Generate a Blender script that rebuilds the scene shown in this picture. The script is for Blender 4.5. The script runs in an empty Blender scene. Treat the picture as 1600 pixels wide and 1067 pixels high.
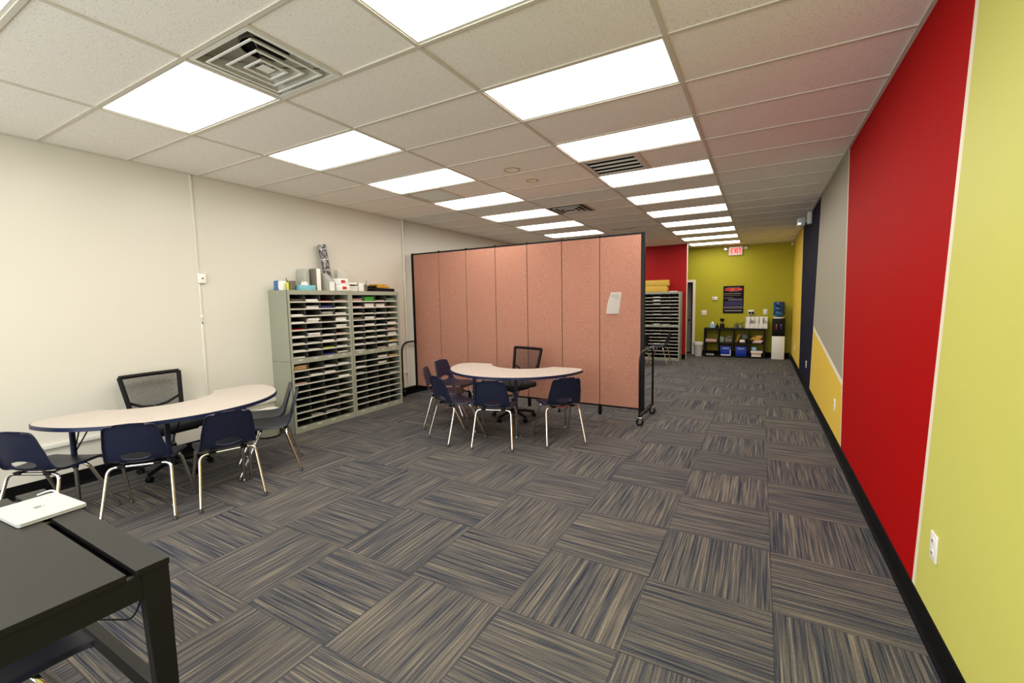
import bpy, bmesh, math, random
from mathutils import Vector, Matrix
random.seed(7)
PI = math.pi
SC = bpy.context.scene
COL = SC.collection

# ------------------------------------------------------------------ camera
FT = .3048
def cam_axes(yaw, pitch, roll):
    f = Vector((math.sin(yaw)*math.cos(pitch), math.cos(yaw)*math.cos(pitch), math.sin(pitch)))
    r = Vector((math.cos(yaw), -math.sin(yaw), 0)); u = r.cross(f)
    return r*math.cos(roll)+u*math.sin(roll), -r*math.sin(roll)+u*math.cos(roll), f
cr, cu, cf = cam_axes(-.5139, -.0886, -.0182)
cd = bpy.data.cameras.new('camera'); cam = bpy.data.objects.new('camera', cd); COL.objects.link(cam)
m = Matrix((cr, cu, -cf)).transposed().to_4x4(); m.translation = (4.140, -2.620, 1.577)
cam.matrix_world = m
cd.sensor_width = 36; cd.lens = 688.9/1600*36; cd.clip_start = .02; cd.clip_end = 60
SC.camera = cam
# ------------------------------------------------------------------ light and exposure
LAMP = 10.0
DAY = 4.9
w = bpy.data.worlds.new('world'); SC.world = w; w.use_nodes = True
w.node_tree.nodes['Background'].inputs[0].default_value = (.93, .97, 1, 1)
w.node_tree.nodes['Background'].inputs[1].default_value = DAY
vs = SC.view_settings; vs.view_transform = 'Standard'; vs.look = 'None'; vs.gamma = 1; vs.use_curve_mapping = False
vs.exposure = 0.0

pd = bpy.data.lights.new('added_window_portal', 'AREA'); pd.shape = 'RECTANGLE'; pd.size = 5.7; pd.size_y = 2.6; pd.cycles.is_portal = True  # portal guiding sky light through the added, unseen front window
po = bpy.data.objects.new('added_window_portal', pd); COL.objects.link(po); po.location = (1.82, -16*.3048-.13, 1.5); po.rotation_euler = (PI/2, 0, 0)

XL, XR, YB, H = -1.2096, 4.8468, 10.855, 3.003
YF = -16*FT
YRED, XRED = 9.62, 2.45

# ------------------------------------------------------------------ materials
def lin(c):
    return tuple(((v/255)/12.92 if v/255 <= .04045 else ((v/255+.055)/1.055)**2.4) for v in c)+(1,)
def new_mat(name):
    mt = bpy.data.materials.new(name); mt.use_nodes = True
    return mt, mt.node_tree, mt.node_tree.nodes['Principled BSDF']
def N(nt, t, **k):
    n = nt.nodes.new(t)
    for a, b in k.items(): setattr(n, a, b)
    return n
def mat(name, col, rough=.5, metal=0, var=.06, scale=12, bump=0, bscale=200, alpha=1, emit=0, spec=.5, coord='Object'):
    mt, nt, b = new_mat(name)
    tc = N(nt, 'ShaderNodeTexCoord'); nz = N(nt, 'ShaderNodeTexNoise'); nz.inputs['Scale'].default_value = scale
    nt.links.new(tc.outputs[coord], nz.inputs['Vector'])
    mx = N(nt, 'ShaderNodeMix', data_type='RGBA'); c = lin(col)
    mx.inputs[6].default_value = tuple(v*(1-var) for v in c[:3])+(1,)
    mx.inputs[7].default_value = tuple(min(1, v*(1+var)) for v in c[:3])+(1,)
    nt.links.new(nz.outputs['Fac'], mx.inputs[0]); nt.links.new(mx.outputs[2], b.inputs['Base Color'])
    b.inputs['Roughness'].default_value = rough; b.inputs['Metallic'].default_value = metal
    b.inputs['Specular IOR Level'].default_value = spec
    if alpha < 1: b.inputs['Alpha'].default_value = alpha
    if emit:
        b.inputs['Emission Color'].default_value = c; b.inputs['Emission Strength'].default_value = emit
    if bump:
        n2 = N(nt, 'ShaderNodeTexNoise'); n2.inputs['Scale'].default_value = bscale
        nt.links.new(tc.outputs[coord], n2.inputs['Vector'])
        bp = N(nt, 'ShaderNodeBump'); bp.inputs['Strength'].default_value = bump; bp.inputs['Distance'].default_value = .002
        nt.links.new(n2.outputs['Fac'], bp.inputs['Height']); nt.links.new(bp.outputs['Normal'], b.inputs['Normal'])
    return mt

M = {}
M['cream'] = mat('cream_wall', (213, 209, 196), .36, bump=.25, bscale=9, var=.015, scale=2)
M['lime'] = mat('lime_wall', (200, 198, 100), .55, spec=.3, bump=.2, bscale=60, var=.03, scale=3)
M['backgreen'] = mat('green_wall', (170, 163, 34), .6, spec=.25, bump=.2, bscale=60, var=.03)
M['red'] = mat('red_wall', (164, 1, 3), .7, spec=.08, bump=.2, bscale=60, var=.03)
M['redb'] = mat('red_wall_far', (150, 14, 18), .6, spec=.2, var=.03)
M['greyw'] = mat('grey_wall', (156, 150, 132), .6, spec=.3, bump=.2, bscale=60, var=.03)
M['yellow'] = mat('yellow_wall', (226, 190, 66), .5, bump=.2, bscale=60, var=.03)
M['navyw'] = mat('navy_wall', (24, 26, 44), .8, spec=.08, bump=.2, bscale=60, var=.03)
M['diff'] = mat('diffuser_white', (228, 226, 216), .5, var=.02)
M['cblue'] = mat('mid_blue_card', (60, 110, 165), .6)
M['race'] = mat('raceway_white', (216, 214, 204), .5, var=.01)
M['stripe'] = mat('cream_stripe', (232, 222, 200), .5, var=.02)
M['base'] = mat('black_cove', (8, 8, 9), .7, spec=.12, var=.1)
M['tbar'] = mat('ceiling_bar', (206, 200, 184), .45, var=.02)
M['white'] = mat('white_plastic', (232, 230, 222), .4, var=.02)
M['whitem'] = mat('white_metal', (214, 210, 198), .4, var=.02)
M['paper'] = mat('paper', (236, 232, 222), .8, var=.05, scale=60)
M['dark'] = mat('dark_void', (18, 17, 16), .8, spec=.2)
M['blackm'] = mat('black_metal', (9, 9, 10), .38, var=.1, spec=.2)
M['black'] = mat('black_plastic', (11, 11, 12), .5, var=.1, spec=.2)
M['blackfab'] = mat('black_fabric', (18, 18, 20), .9, var=.15, bump=.4, bscale=500)
M['navy'] = mat('navy_plastic', (17, 23, 48), .42, var=.06, bump=.15, bscale=700)
M['navyedge'] = mat('navy_edge', (20, 30, 66), .4)
M['chrome'] = mat('chrome', (225, 220, 212), .16, 1, var=.02)
M['chromed'] = mat('dull_chrome', (150, 148, 145), .3, 1)
M['steel'] = mat('grey_green_steel', (148, 150, 132), .5, var=.03, scale=4)
M['steel_shaded'] = mat('grey_green_steel_shaded', (60, 62, 54), .55, var=.03)  # cabinet steel darkened, the shade inside the slots put into the colour
M['labels'] = mat('shelf_label_strip', (196, 194, 178), .5, var=.12, scale=40)
M['desk'] = mat('black_brown_board', (16, 14, 12), .42, var=.12, scale=30, spec=.5)
M['shelf'] = mat('black_brown_shelf', (12, 9, 9), .4, var=.1, spec=.2)
M['alu'] = mat('silver_aluminium', (205, 206, 204), .38, .35, var=.01)
M['logo'] = mat('grey_logo', (150, 150, 150), .25, .6)
M['green'] = mat('green_box', (70, 180, 60), .5)
M['blue'] = mat('blue_plastic', (14, 48, 160), .4)
M['tan'] = mat('tan_envelope', (205, 165, 110), .7)
M['gold'] = mat('gold_folder', (196, 146, 40), .6)
M['teal'] = mat('turquoise_card', (120, 182, 192), .6, var=.2, scale=30)
M['redp'] = mat('red_print', (190, 40, 30), .5)
M['pinkp'] = mat('pink_paper', (200, 160, 150), .8)
M['blueb'] = mat('navy_print', (40, 44, 120), .6)
M['brownbin'] = mat('brown_mesh_metal', (112, 104, 88), .5, var=.2, scale=200)
M['greyfile'] = mat('grey_card', (176, 176, 164), .6)
M['mustard'] = mat('mustard_card', (206, 166, 62), .6, var=.05)
M['yel'] = mat('bright_yellow', (200, 214, 50), .5)
M['clear'] = mat('milky_plastic', (225, 225, 215), .3, alpha=.55)
M['greyfold'] = mat('grey_green_card', (120, 136, 120), .7)
M['lightblue'] = mat('pale_blue_card', (150, 190, 215), .6)
M['bagwhite'] = mat('light_grey_plastic', (196, 196, 196), .5)
M['plate'] = mat('outlet_hole', (60, 58, 54), .6)
M['exitface'] = mat('exit_face', (225, 190, 180), .5, emit=.35)
M['exitred'] = mat('exit_letters', (235, 25, 45), .5, emit=1.6)
M['lampglass'] = mat('emergency_lens', (225, 228, 230), .15, .3)
M['door'] = mat('grey_door', (150, 150, 142), .5)
M['wood'] = mat('wood_stick', (150, 110, 80), .6)
M['magenta'] = mat('poster_dark', (16, 10, 24), .7, spec=.15, var=.5, scale=8)
M['pgrey'] = mat('poster_grey', (92, 80, 88), .7, var=.4, scale=20)
M['pblue'] = mat('poster_blue', (32, 28, 86), .7, var=.4, scale=20)
M['pyellow'] = mat('poster_gold', (150, 128, 70), .4, var=.3, scale=60)
M['porange'] = mat('poster_orange', (240, 110, 50), .4)

def speckle(name, c1, c2, scale, thr, rough=.9, bump=.5, big=None):
    mt, nt, b = new_mat(name)
    g = N(nt, 'ShaderNodeNewGeometry'); nz = N(nt, 'ShaderNodeTexNoise'); nz.inputs['Scale'].default_value = scale
    nz.inputs['Detail'].default_value = 3
    nt.links.new(g.outputs['Position'], nz.inputs['Vector'])
    r = N(nt, 'ShaderNodeValToRGB'); r.color_ramp.elements[0].position = thr[0]; r.color_ramp.elements[1].position = thr[1]
    r.color_ramp.elements[0].color = lin(c1); r.color_ramp.elements[1].color = lin(c2)
    nt.links.new(nz.outputs['Fac'], r.inputs['Fac']); nt.links.new(r.outputs['Color'], b.inputs['Base Color'])
    b.inputs['Roughness'].default_value = rough; b.inputs['Specular IOR Level'].default_value = .2
    bp = N(nt, 'ShaderNodeBump'); bp.inputs['Strength'].default_value = bump; bp.inputs['Distance'].default_value = .002
    nt.links.new(nz.outputs['Fac'], bp.inputs['Height']); nt.links.new(bp.outputs['Normal'], b.inputs['Normal'])
    return mt
M['ceil'] = speckle('ceiling_tile', (150, 142, 126), (242, 238, 228), 170, (.30, .385), bump=.25)
M['fabric'] = speckle('divider_fabric', (140, 86, 69), (200, 149, 127), 190, (.30, .70), bump=.5)
M['tabletop'] = speckle('table_laminate', (176, 165, 154), (200, 190, 180), 300, (.35, .6), rough=.4, bump=0)
M['pattern'] = None
def pattern_mat():
    mt, nt, b = new_mat('rolled_print')
    tc = N(nt, 'ShaderNodeTexCoord'); v = N(nt, 'ShaderNodeTexNoise'); v.inputs['Scale'].default_value = 40
    mp = N(nt, 'ShaderNodeMapping'); mp.inputs['Scale'].default_value = (1.6, 1.6, .5)
    nt.links.new(tc.outputs['Object'], mp.inputs[0]); nt.links.new(mp.outputs[0], v.inputs['Vector'])
    r = N(nt, 'ShaderNodeValToRGB'); r.color_ramp.elements[0].position = .45; r.color_ramp.elements[1].position = .68
    r.color_ramp.elements[0].color = lin((40, 34, 36)); r.color_ramp.elements[1].color = lin((190, 184, 180))
    nt.links.new(v.outputs['Fac'], r.inputs[0])
    sp = N(nt, 'ShaderNodeSeparateXYZ'); nt.links.new(tc.outputs['Object'], sp.inputs[0])
    pp = N(nt, 'ShaderNodeMath', operation='PINGPONG'); pp.inputs[1].default_value = .07; nt.links.new(sp.outputs[2], pp.inputs[0])
    lt = N(nt, 'ShaderNodeMath', operation='LESS_THAN'); lt.inputs[1].default_value = .004; nt.links.new(pp.outputs[0], lt.inputs[0])
    mx = N(nt, 'ShaderNodeMix', data_type='RGBA'); mx.inputs[7].default_value = lin((215, 210, 205))
    nt.links.new(lt.outputs[0], mx.inputs[0]); nt.links.new(r.outputs[0], mx.inputs[6]); nt.links.new(mx.outputs[2], b.inputs['Base Color'])
    b.inputs['Roughness'].default_value = .35
    return mt
M['pattern'] = pattern_mat()

def carpet():
    mt, nt, b = new_mat('carpet_tiles')
    L = nt.links.new
    g = N(nt, 'ShaderNodeNewGeometry'); s = N(nt, 'ShaderNodeSeparateXYZ'); L(g.outputs['Position'], s.inputs[0])
    def mth(op, a, bb=None, c=None):
        n = N(nt, 'ShaderNodeMath', operation=op)
        for i, v in enumerate((a, bb, c)):
            if v is None: continue
            if isinstance(v, (int, float)): n.inputs[i].default_value = v
            else: L(v, n.inputs[i])
        return n.outputs[0]
    T = .6096
    u = mth('DIVIDE', mth('SUBTRACT', s.outputs[0], 4.233), T); v = mth('DIVIDE', mth('ADD', s.outputs[1], .17), T)
    i = mth('FLOOR', u); j = mth('FLOOR', v); fu = mth('FRACT', u); fv = mth('FRACT', v)
    par = mth('FLOORED_MODULO', mth('ADD', i, j), 2.)      # 0: streaks along X, 1: along Y
    par = mth('GREATER_THAN', par, .5)
    inv = mth('SUBTRACT', 1., par)
    along = mth('ADD', mth('MULTIPLY', fu, inv), mth('MULTIPLY', fv, par))
    across = mth('ADD', mth('MULTIPLY', fv, inv), mth('MULTIPLY', fu, par))
    ij = N(nt, 'ShaderNodeCombineXYZ'); L(i, ij.inputs[0]); L(j, ij.inputs[1])
    wn = N(nt, 'ShaderNodeTexWhiteNoise', noise_dimensions='3D'); L(ij.outputs[0], wn.inputs[0])
    rnd = mth('MULTIPLY', wn.outputs['Value'], 40.)
    def noise(sa, sc, det, off):
        c = N(nt, 'ShaderNodeCombineXYZ')
        L(mth('ADD', mth('MULTIPLY', along, sa), rnd), c.inputs[0]); L(mth('MULTIPLY', across, sc), c.inputs[1]); L(mth('ADD', rnd, off), c.inputs[2])
        n = N(nt, 'ShaderNodeTexNoise'); n.inputs['Scale'].default_value = 1; n.inputs['Detail'].default_value = det
        n.inputs['Roughness'].default_value = .6
        L(c.outputs[0], n.inputs['Vector']); return n.outputs['Fac']
    n1 = noise(1.0, 46, 2, 0); n2 = noise(1.6, 120, 2, 7); n3 = noise(150, 190, 1, 3)
    t = mth('ADD', mth('ADD', mth('MULTIPLY', n1, .48), mth('MULTIPLY', n2, .42)), mth('MULTIPLY', n3, .16))
    t = mth('ADD', t, mth('MULTIPLY', mth('SUBTRACT', wn.outputs['Value'], .5), .02))
    r = N(nt, 'ShaderNodeValToRGB'); e = r.color_ramp.elements
    e[0].position = .42; e[0].color = lin((42, 46, 57)); e[1].position = .68; e[1].color = lin((134, 125, 111))
    k = e.new(.485); k.color = lin((66, 68, 75))
    k = e.new(.53); k.color = lin((82, 79, 77))
    k = e.new(.585); k.color = lin((100, 94, 87))
    L(t, r.inputs[0])
    eu = mth('MINIMUM', mth('MINIMUM', fu, mth('SUBTRACT', 1., fu)), mth('MINIMUM', fv, mth('SUBTRACT', 1., fv)))
    seam = mth('LESS_THAN', eu, .0035)
    mx = N(nt, 'ShaderNodeMix', data_type='RGBA'); mx.inputs[7].default_value = lin((36, 38, 46))
    L(mth('MULTIPLY', seam, .6), mx.inputs[0]); L(r.outputs[0], mx.inputs[6]); L(mx.outputs[2], b.inputs['Base Color'])
    b.inputs['Roughness'].default_value = .95; b.inputs['Specular IOR Level'].default_value = .1
    bp = N(nt, 'ShaderNodeBump'); bp.inputs['Strength'].default_value = .35; bp.inputs['Distance'].default_value = .003
    L(t, bp.inputs['Height']); L(bp.outputs['Normal'], b.inputs['Normal'])
    return mt
M['carpet'] = carpet()

def lens_mat():
    mt, nt, b = new_mat('lit_prismatic_lens')
    L = nt.links.new
    tc = N(nt, 'ShaderNodeTexCoord'); s = N(nt, 'ShaderNodeSeparateXYZ'); L(tc.outputs['Object'], s.inputs[0])
    a = N(nt, 'ShaderNodeMath', operation='ABSOLUTE'); L(s.outputs[1], a.inputs[0])
    d = N(nt, 'ShaderNodeMath', operation='SUBTRACT'); d.inputs[1].default_value = .14; L(a.outputs[0], d.inputs[0])
    d2 = N(nt, 'ShaderNodeMath', operation='ABSOLUTE'); L(d.outputs[0], d2.inputs[0])   # distance from a tube behind the lens
    mr = N(nt, 'ShaderNodeMapRange'); mr.inputs[1].default_value = 0; mr.inputs[2].default_value = .16
    mr.inputs[3].default_value = LAMP*1.15; mr.inputs[4].default_value = LAMP*.75
    L(d2.outputs[0], mr.inputs[0])
    b.inputs['Base Color'].default_value = (.8, .8, .8, 1)
    b.inputs['Emission Color'].default_value = (1, .96, .895, 1)
    L(mr.outputs[0], b.inputs['Emission Strength'])
    return mt
M['lens'] = lens_mat()

def mesh_fabric():
    mt, nt, b = new_mat('black_mesh_net')
    tc = N(nt, 'ShaderNodeTexCoord'); wv = N(nt, 'ShaderNodeTexVoronoi'); wv.inputs['Scale'].default_value = 260
    nt.links.new(tc.outputs['Object'], wv.inputs['Vector'])
    r = N(nt, 'ShaderNodeMapRange'); r.inputs[1].default_value = .2; r.inputs[2].default_value = .5; r.inputs[3].default_value = .08; r.inputs[4].default_value = .6
    nt.links.new(wv.outputs['Distance'], r.inputs[0]); nt.links.new(r.outputs[0], b.inputs['Alpha'])
    b.inputs['Base Color'].default_value = lin((26, 25, 24)); b.inputs['Roughness'].default_value = .7
    return mt
M['net'] = mesh_fabric()
def water_mat():
    mt, nt, b = new_mat('blue_bottle')
    tc = N(nt, 'ShaderNodeTexCoord'); nz = N(nt, 'ShaderNodeTexNoise'); nz.inputs['Scale'].default_value = 6
    nt.links.new(tc.outputs['Object'], nz.inputs[0])
    r = N(nt, 'ShaderNodeValToRGB'); r.color_ramp.elements[0].color = lin((22, 60, 130)); r.color_ramp.elements[1].color = lin((40, 120, 170))
    r.color_ramp.elements[0].position = .4; r.color_ramp.elements[1].position = .65
    nt.links.new(nz.outputs['Fac'], r.inputs[0]); nt.links.new(r.outputs[0], b.inputs['Base Color'])
    b.inputs['Roughness'].default_value = .12; b.inputs['Transmission Weight'].default_value = .35
    return mt
M['bottle'] = water_mat()

# ------------------------------------------------------------------ mesh helpers
class MB:
    def __init__(s): s.bm = bmesh.new(); s.mats = []
    def mi(s, m):
        if m is None: m = s.mats[0] if s.mats else 'white'
        if m not in s.mats: s.mats.append(m)
        return s.mats.index(m)
    def _add(s, other, mtx, m):
        me = bpy.data.meshes.new('t'); other.to_mesh(me); other.free()
        if mtx is not None: me.transform(mtx)
        n = len(s.bm.faces); s.bm.from_mesh(me); bpy.data.meshes.remove(me)
        s.bm.faces.ensure_lookup_table(); k = s.mi(m)
        for f in s.bm.faces[n:]: f.material_index = k
    def box(s, c, d, m=None, bev=0, rot=None, seg=2):
        b = bmesh.new(); bmesh.ops.create_cube(b, size=1)
        bmesh.ops.scale(b, vec=d, verts=b.verts)
        if bev: bmesh.ops.bevel(b, geom=b.edges[:], offset=bev, segments=seg, profile=.5, affect='EDGES')
        mt = Matrix.Translation(c)
        if rot is not None: mt = mt @ rot
        s._add(b, mt, m); return s
    def bx(s, x0, x1, y0, y1, z0, z1, m=None, bev=0):
        return s.box(((x0+x1)/2, (y0+y1)/2, (z0+z1)/2), (abs(x1-x0), abs(y1-y0), abs(z1-z0)), m, bev)
    def cyl(s, a, b_, r, m=None, seg=16, r2=None, bev=0):
        a = Vector(a); b_ = Vector(b_); d = b_-a
        b = bmesh.new(); bmesh.ops.create_cone(b, cap_ends=True, segments=seg, radius1=r, radius2=r if r2 is None else r2, depth=d.length)
        if bev:
            es = [e for e in b.edges if len(e.link_faces) == 2 and any(len(f.verts) > 4 for f in e.link_faces)]
            bmesh.ops.bevel(b, geom=es, offset=bev, segments=2, affect='EDGES')
        q = Vector((0, 0, 1)).rotation_difference(d.normalized()).to_matrix().to_4x4()
        s._add(b, Matrix.Translation((a+b_)/2) @ q, m); return s
    def lathe(s, prof, c=(0, 0, 0), m=None, seg=24):
        b = bmesh.new(); rings = []
        for r, z in prof:
            rings.append([b.verts.new((r*math.cos(2*PI*i/seg), r*math.sin(2*PI*i/seg), z)) for i in range(seg)] if r > 1e-6 else [b.verts.new((0, 0, z))])
        for A, B in zip(rings, rings[1:]):
            for i in range(seg):
                j = (i+1) % seg
                if len(A) == 1 and len(B) == 1: continue
                if len(A) == 1: b.faces.new((A[0], B[j], B[i])) if False else b.faces.new((A[0], B[i], B[j]))
                elif len(B) == 1: b.faces.new((A[i], B[0], A[j]))
                else: b.faces.new((A[i], A[j], B[j], B[i]))
        bmesh.ops.recalc_face_normals(b, faces=b.faces)
        s._add(b, Matrix.Translation(c), m); return s
    def prism(s, pts, z0, z1, m=None, mtx=None, bev=0):
        b = bmesh.new(); vv = [b.verts.new((x, y, z0)) for x, y in pts]; f = b.faces.new(vv)
        r = bmesh.ops.extrude_face_region(b, geom=[f]); bmesh.ops.translate(b, vec=(0, 0, z1-z0), verts=[v for v in r['geom'] if isinstance(v, bmesh.types.BMVert)])
        bmesh.ops.recalc_face_normals(b, faces=b.faces)
        if bev:
            es = [e for e in b.edges if abs(e.verts[0].co.z-e.verts[1].co.z) < 1e-6]
            bmesh.ops.bevel(b, geom=es, offset=bev, segments=2, affect='EDGES')
        s._add(b, mtx, m); return s
    def tube(s, pts, r, m=None, seg=10, cr_=0, cap=True):
        P = [Vector(p) for p in pts]
        if cr_:
            Q = [P[0]]
            for a, p, c in zip(P, P[1:], P[2:]):
                d1 = (a-p); d2 = (c-p); k = min(cr_, d1.length*.49, d2.length*.49)
                p1 = p+d1.normalized()*k; p2 = p+d2.normalized()*k
                for t in range(7):
                    t /= 6; Q.append(p1*(1-t)**2+p*2*t*(1-t)+p2*t*t)
            Q.append(P[-1]); P = Q
        b = bmesh.new(); rings = []
        t0 = (P[1]-P[0]).normalized(); n = t0.orthogonal().normalized()
        for i, p in enumerate(P):
            t = (P[min(i+1, len(P)-1)]-P[max(i-1, 0)]).normalized()
            n = (n-t*n.dot(t)).normalized(); bb = t.cross(n)
            rings.append([b.verts.new(p+(n*math.cos(2*PI*k/seg)+bb*math.sin(2*PI*k/seg))*r) for k in range(seg)])
        for A, B in zip(rings, rings[1:]):
            for k in range(seg): b.faces.new((A[k], A[(k+1) % seg], B[(k+1) % seg], B[k]))
        if cap: b.faces.new(rings[0][::-1]); b.faces.new(rings[-1])
        bmesh.ops.recalc_face_normals(b, faces=b.faces)
        s._add(b, None, m); return s
    def quad(s, pts, m=None):
        b = bmesh.new(); b.faces.new([b.verts.new(p) for p in pts]); s._add(b, None, m); return s
    def build(s, name, parent=None, loc=None, smooth=40, rotz=None, mods=None):
        me = bpy.data.meshes.new(name); s.bm.to_mesh(me); s.bm.free()
        for k in (s.mats or ['white']): me.materials.append(M[k])
        if smooth:
            for p in me.polygons: p.use_smooth = True
            try: me.set_sharp_from_angle(angle=math.radians(smooth))
            except Exception: pass
        o = bpy.data.objects.new(name, me); COL.objects.link(o)
        if parent: o.parent = parent
        if loc is not None: o.location = loc
        if rotz is not None: o.rotation_euler = (0, 0, rotz)
        return o
def tag(o, label, cat, group=None):
    o['label'] = label; o['category'] = cat
    if group: o['group'] = group
    return o
def thing(name, label, cat, loc=(0, 0, 0), rz=0, group=None):
    o = bpy.data.objects.new(name, None); COL.objects.link(o); o.empty_display_size = .1
    o.location = loc; o.rotation_euler = (0, 0, rz)
    return tag(o, label, cat, group)
def struct(o): o['kind'] = 'structure'; return o
CH = {}
def kids(o): return [c for c in bpy.data.objects if c.parent == o]
def dup(root, loc, rz, label, group=None):
    if root.name not in CH: CH[root.name] = [(c, kids(c)) for c in kids(root)]
    r = root.copy(); COL.objects.link(r); r.location = loc
    r.rotation_euler = rz if isinstance(rz, tuple) else (0, 0, rz); r['label'] = label
    if group: r['group'] = group
    for c, gs in CH[root.name]:
        d = c.copy(); COL.objects.link(d); d.parent = r
        for g in gs:
            e = g.copy(); COL.objects.link(e); e.parent = d
    return r

# ------------------------------------------------------------------ room shell
f = MB().quad([(XL-.1, YF-.1, 0), (XR+.1, YF-.1, 0), (XR+.1, YB+2.5, 0), (XL-.1, YB+2.5, 0)], 'carpet'); struct(f.build('floor', smooth=0))
struct(MB().bx(XL-.12, XL, YF-.12, YRED+.1, 0, H+.05, 'cream').build('wall_left', smooth=0))
struct(MB().bx(XL-.12, XR+.12, YF-.12, YF, 0, .2, 'cream').bx(XL-.12, XR+.12, YF-.12, YF, 2.8, H+.05, 'cream').bx(XL-.12, XL+.18, YF-.12, YF, .2, 2.8, 'cream').bx(XR-.18, XR+.12, YF-.12, YF, .2, 2.8, 'cream').build('wall_front', smooth=0))
wf = MB()
for k in range(5): wf.bx(XL+.18+k*1.4242-.02*(k > 0), XL+.22+k*1.4242-.02*(k > 0), YF-.09, YF-.03, .2, 2.8, 'whitem')
wf.bx(XL+.18, XR-.18, YF-.09, YF-.03, .2, .24, 'whitem').bx(XL+.18, XR-.18, YF-.09, YF-.03, 2.76, 2.8, 'whitem')
struct(wf.build('added_window_1', smooth=0))  # unseen window added behind the camera so daylight lifts the near ceiling
# right wall: coloured fields divided by painted cream stripes
def ly(z, z0, y0, z1, y1): return y0+(z-z0)*(y1-y0)/(z1-z0)
L_rl = lambda z: .226-.1165*z             # red / lime stripe, red side
L_gr = lambda z: 2.530+.1058*z            # grey-yellow / red stripe
L_ng = lambda z: 5.715-.200*z             # navy / grey-yellow
L_yn = lambda z: 7.946+.078*z             # far yellow / navy
D_g = lambda y: .736+(y-2.608)*(1.108-.736)/(5.468-2.608)
sw = .042
rw = MB()
def poly(pts, m): rw.quad([(XR, y, z) for y, z in pts], m)
T_ = H+.05
def band(la, lb, m, z0=0., z1=T_): poly([(la(z0), z0), (lb(z0), z0), (lb(z1), z1), (la(z1), z1)], m)
band(lambda z: YF-.1, lambda z: L_rl(z)-sw, 'lime')
band(lambda z: L_rl(z)-sw, L_rl, 'stripe')
band(L_rl, lambda z: L_gr(z)-.02, 'red')
band(lambda z: L_gr(z)-.02, lambda z: L_gr(z)+.02, 'stripe')
g1 = lambda z: L_gr(z)+.02; g2 = lambda z: L_ng(z)-.025
def zint(Lf, off):
    z = .8
    for _ in range(30): z = D_g(Lf(z))+off
    return z
za, zb = zint(g1, -.03), zint(g2, -.03); zc, zd = zint(g1, .03), zint(g2, .03)
poly([(g1(0), 0), (g2(0), 0), (g2(zb), zb), (g1(za), za)], 'yellow')
poly([(g1(za), za), (g2(zb), zb), (g2(zd), zd), (g1(zc), zc)], 'stripe')
poly([(g1(zc), zc), (g2(zd), zd), (g2(T_), T_), (g1(T_), T_)], 'greyw')
band(g2, lambda z: L_ng(z), 'stripe')
band(L_ng, lambda z: L_yn(z)-.03, 'navyw')
band(lambda z: L_yn(z)-.03, L_yn, 'stripe')
band(L_yn, lambda z: YB+.1, 'yellow')
rw.bx(XR+.001, XR+.12, YF-.12, YB+.12, 0, T_, 'lime')
struct(rw.build('wall_right', smooth=0))
# back wall with a doorway, thin red wall in front of its left end
bw = MB(); DX0, DX1, DZ = 1.60, 2.45, 2.05
bw.bx(DX1, XR, YB, YB+.12, 0, T_, 'backgreen'); bw.bx(DX0, DX1, YB, YB+.12, DZ, T_, 'backgreen'); bw.bx(1.0, DX0, YB, YB+.12, 0, T_, 'backgreen')
struct(bw.build('wall_back', smooth=0))
struct(MB().bx(XL, XRED-.002, YRED, YRED+.14, 0, T_, 'redb').bx(XRED-.002, XRED+.002, YRED+.001, YRED+.14, 0, T_, 'stripe').build('wall_far_left', smooth=0))
struct(MB().bx(.9, 1.0, YRED+.14, YB+.12, 0, T_, 'backgreen').build('wall_corridor', smooth=0))
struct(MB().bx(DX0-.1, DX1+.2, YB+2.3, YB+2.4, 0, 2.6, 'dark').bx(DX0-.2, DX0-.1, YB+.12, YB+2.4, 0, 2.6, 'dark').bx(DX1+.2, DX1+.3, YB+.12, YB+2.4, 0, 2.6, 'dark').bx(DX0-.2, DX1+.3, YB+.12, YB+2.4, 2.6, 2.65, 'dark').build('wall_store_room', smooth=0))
# baseboards (cove profile)
def cove(name, p0, p1, nrm):
    p0 = Vector(p0); p1 = Vector(p1); n = Vector(nrm); prof = [(0.0, 0), (.022, 0), (.020, .006), (.010, .018), (.006, .03), (.006, .128), (.003, .132), (0, .132)]
    b = MB(); bm = bmesh.new(); A = [bm.verts.new(p0+n*a+Vector((0, 0, z))) for a, z in prof]; B = [bm.verts.new(p1+n*a+Vector((0, 0, z))) for a, z in prof]
    for i in range(len(prof)-1): bm.faces.new((A[i], A[i+1], B[i+1], B[i]))
    bm.faces.new(A[::-1]); bm.faces.new(B); bmesh.ops.recalc_face_normals(bm, faces=bm.faces)
    b._add(bm, None, 'base'); return struct(b.build(name, smooth=0))
cove('baseboard_right', (XR, YF, 0), (XR, YB, 0), (-1, 0, 0))
cove('baseboard_left', (XL, YF, 0), (XL, YRED, 0), (1, 0, 0))
cove('baseboard_back', (DX1+.075, YB, 0), (XR-.022, YB, 0), (0, -1, 0))
cove('baseboard_far_left', (XL+.022, YRED, 0), (XRED, YRED, 0), (0, -1, 0))
cove('baseboard_front', (XL+.022, YF, 0), (XR-.022, YF, 0), (0, 1, 0))
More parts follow.
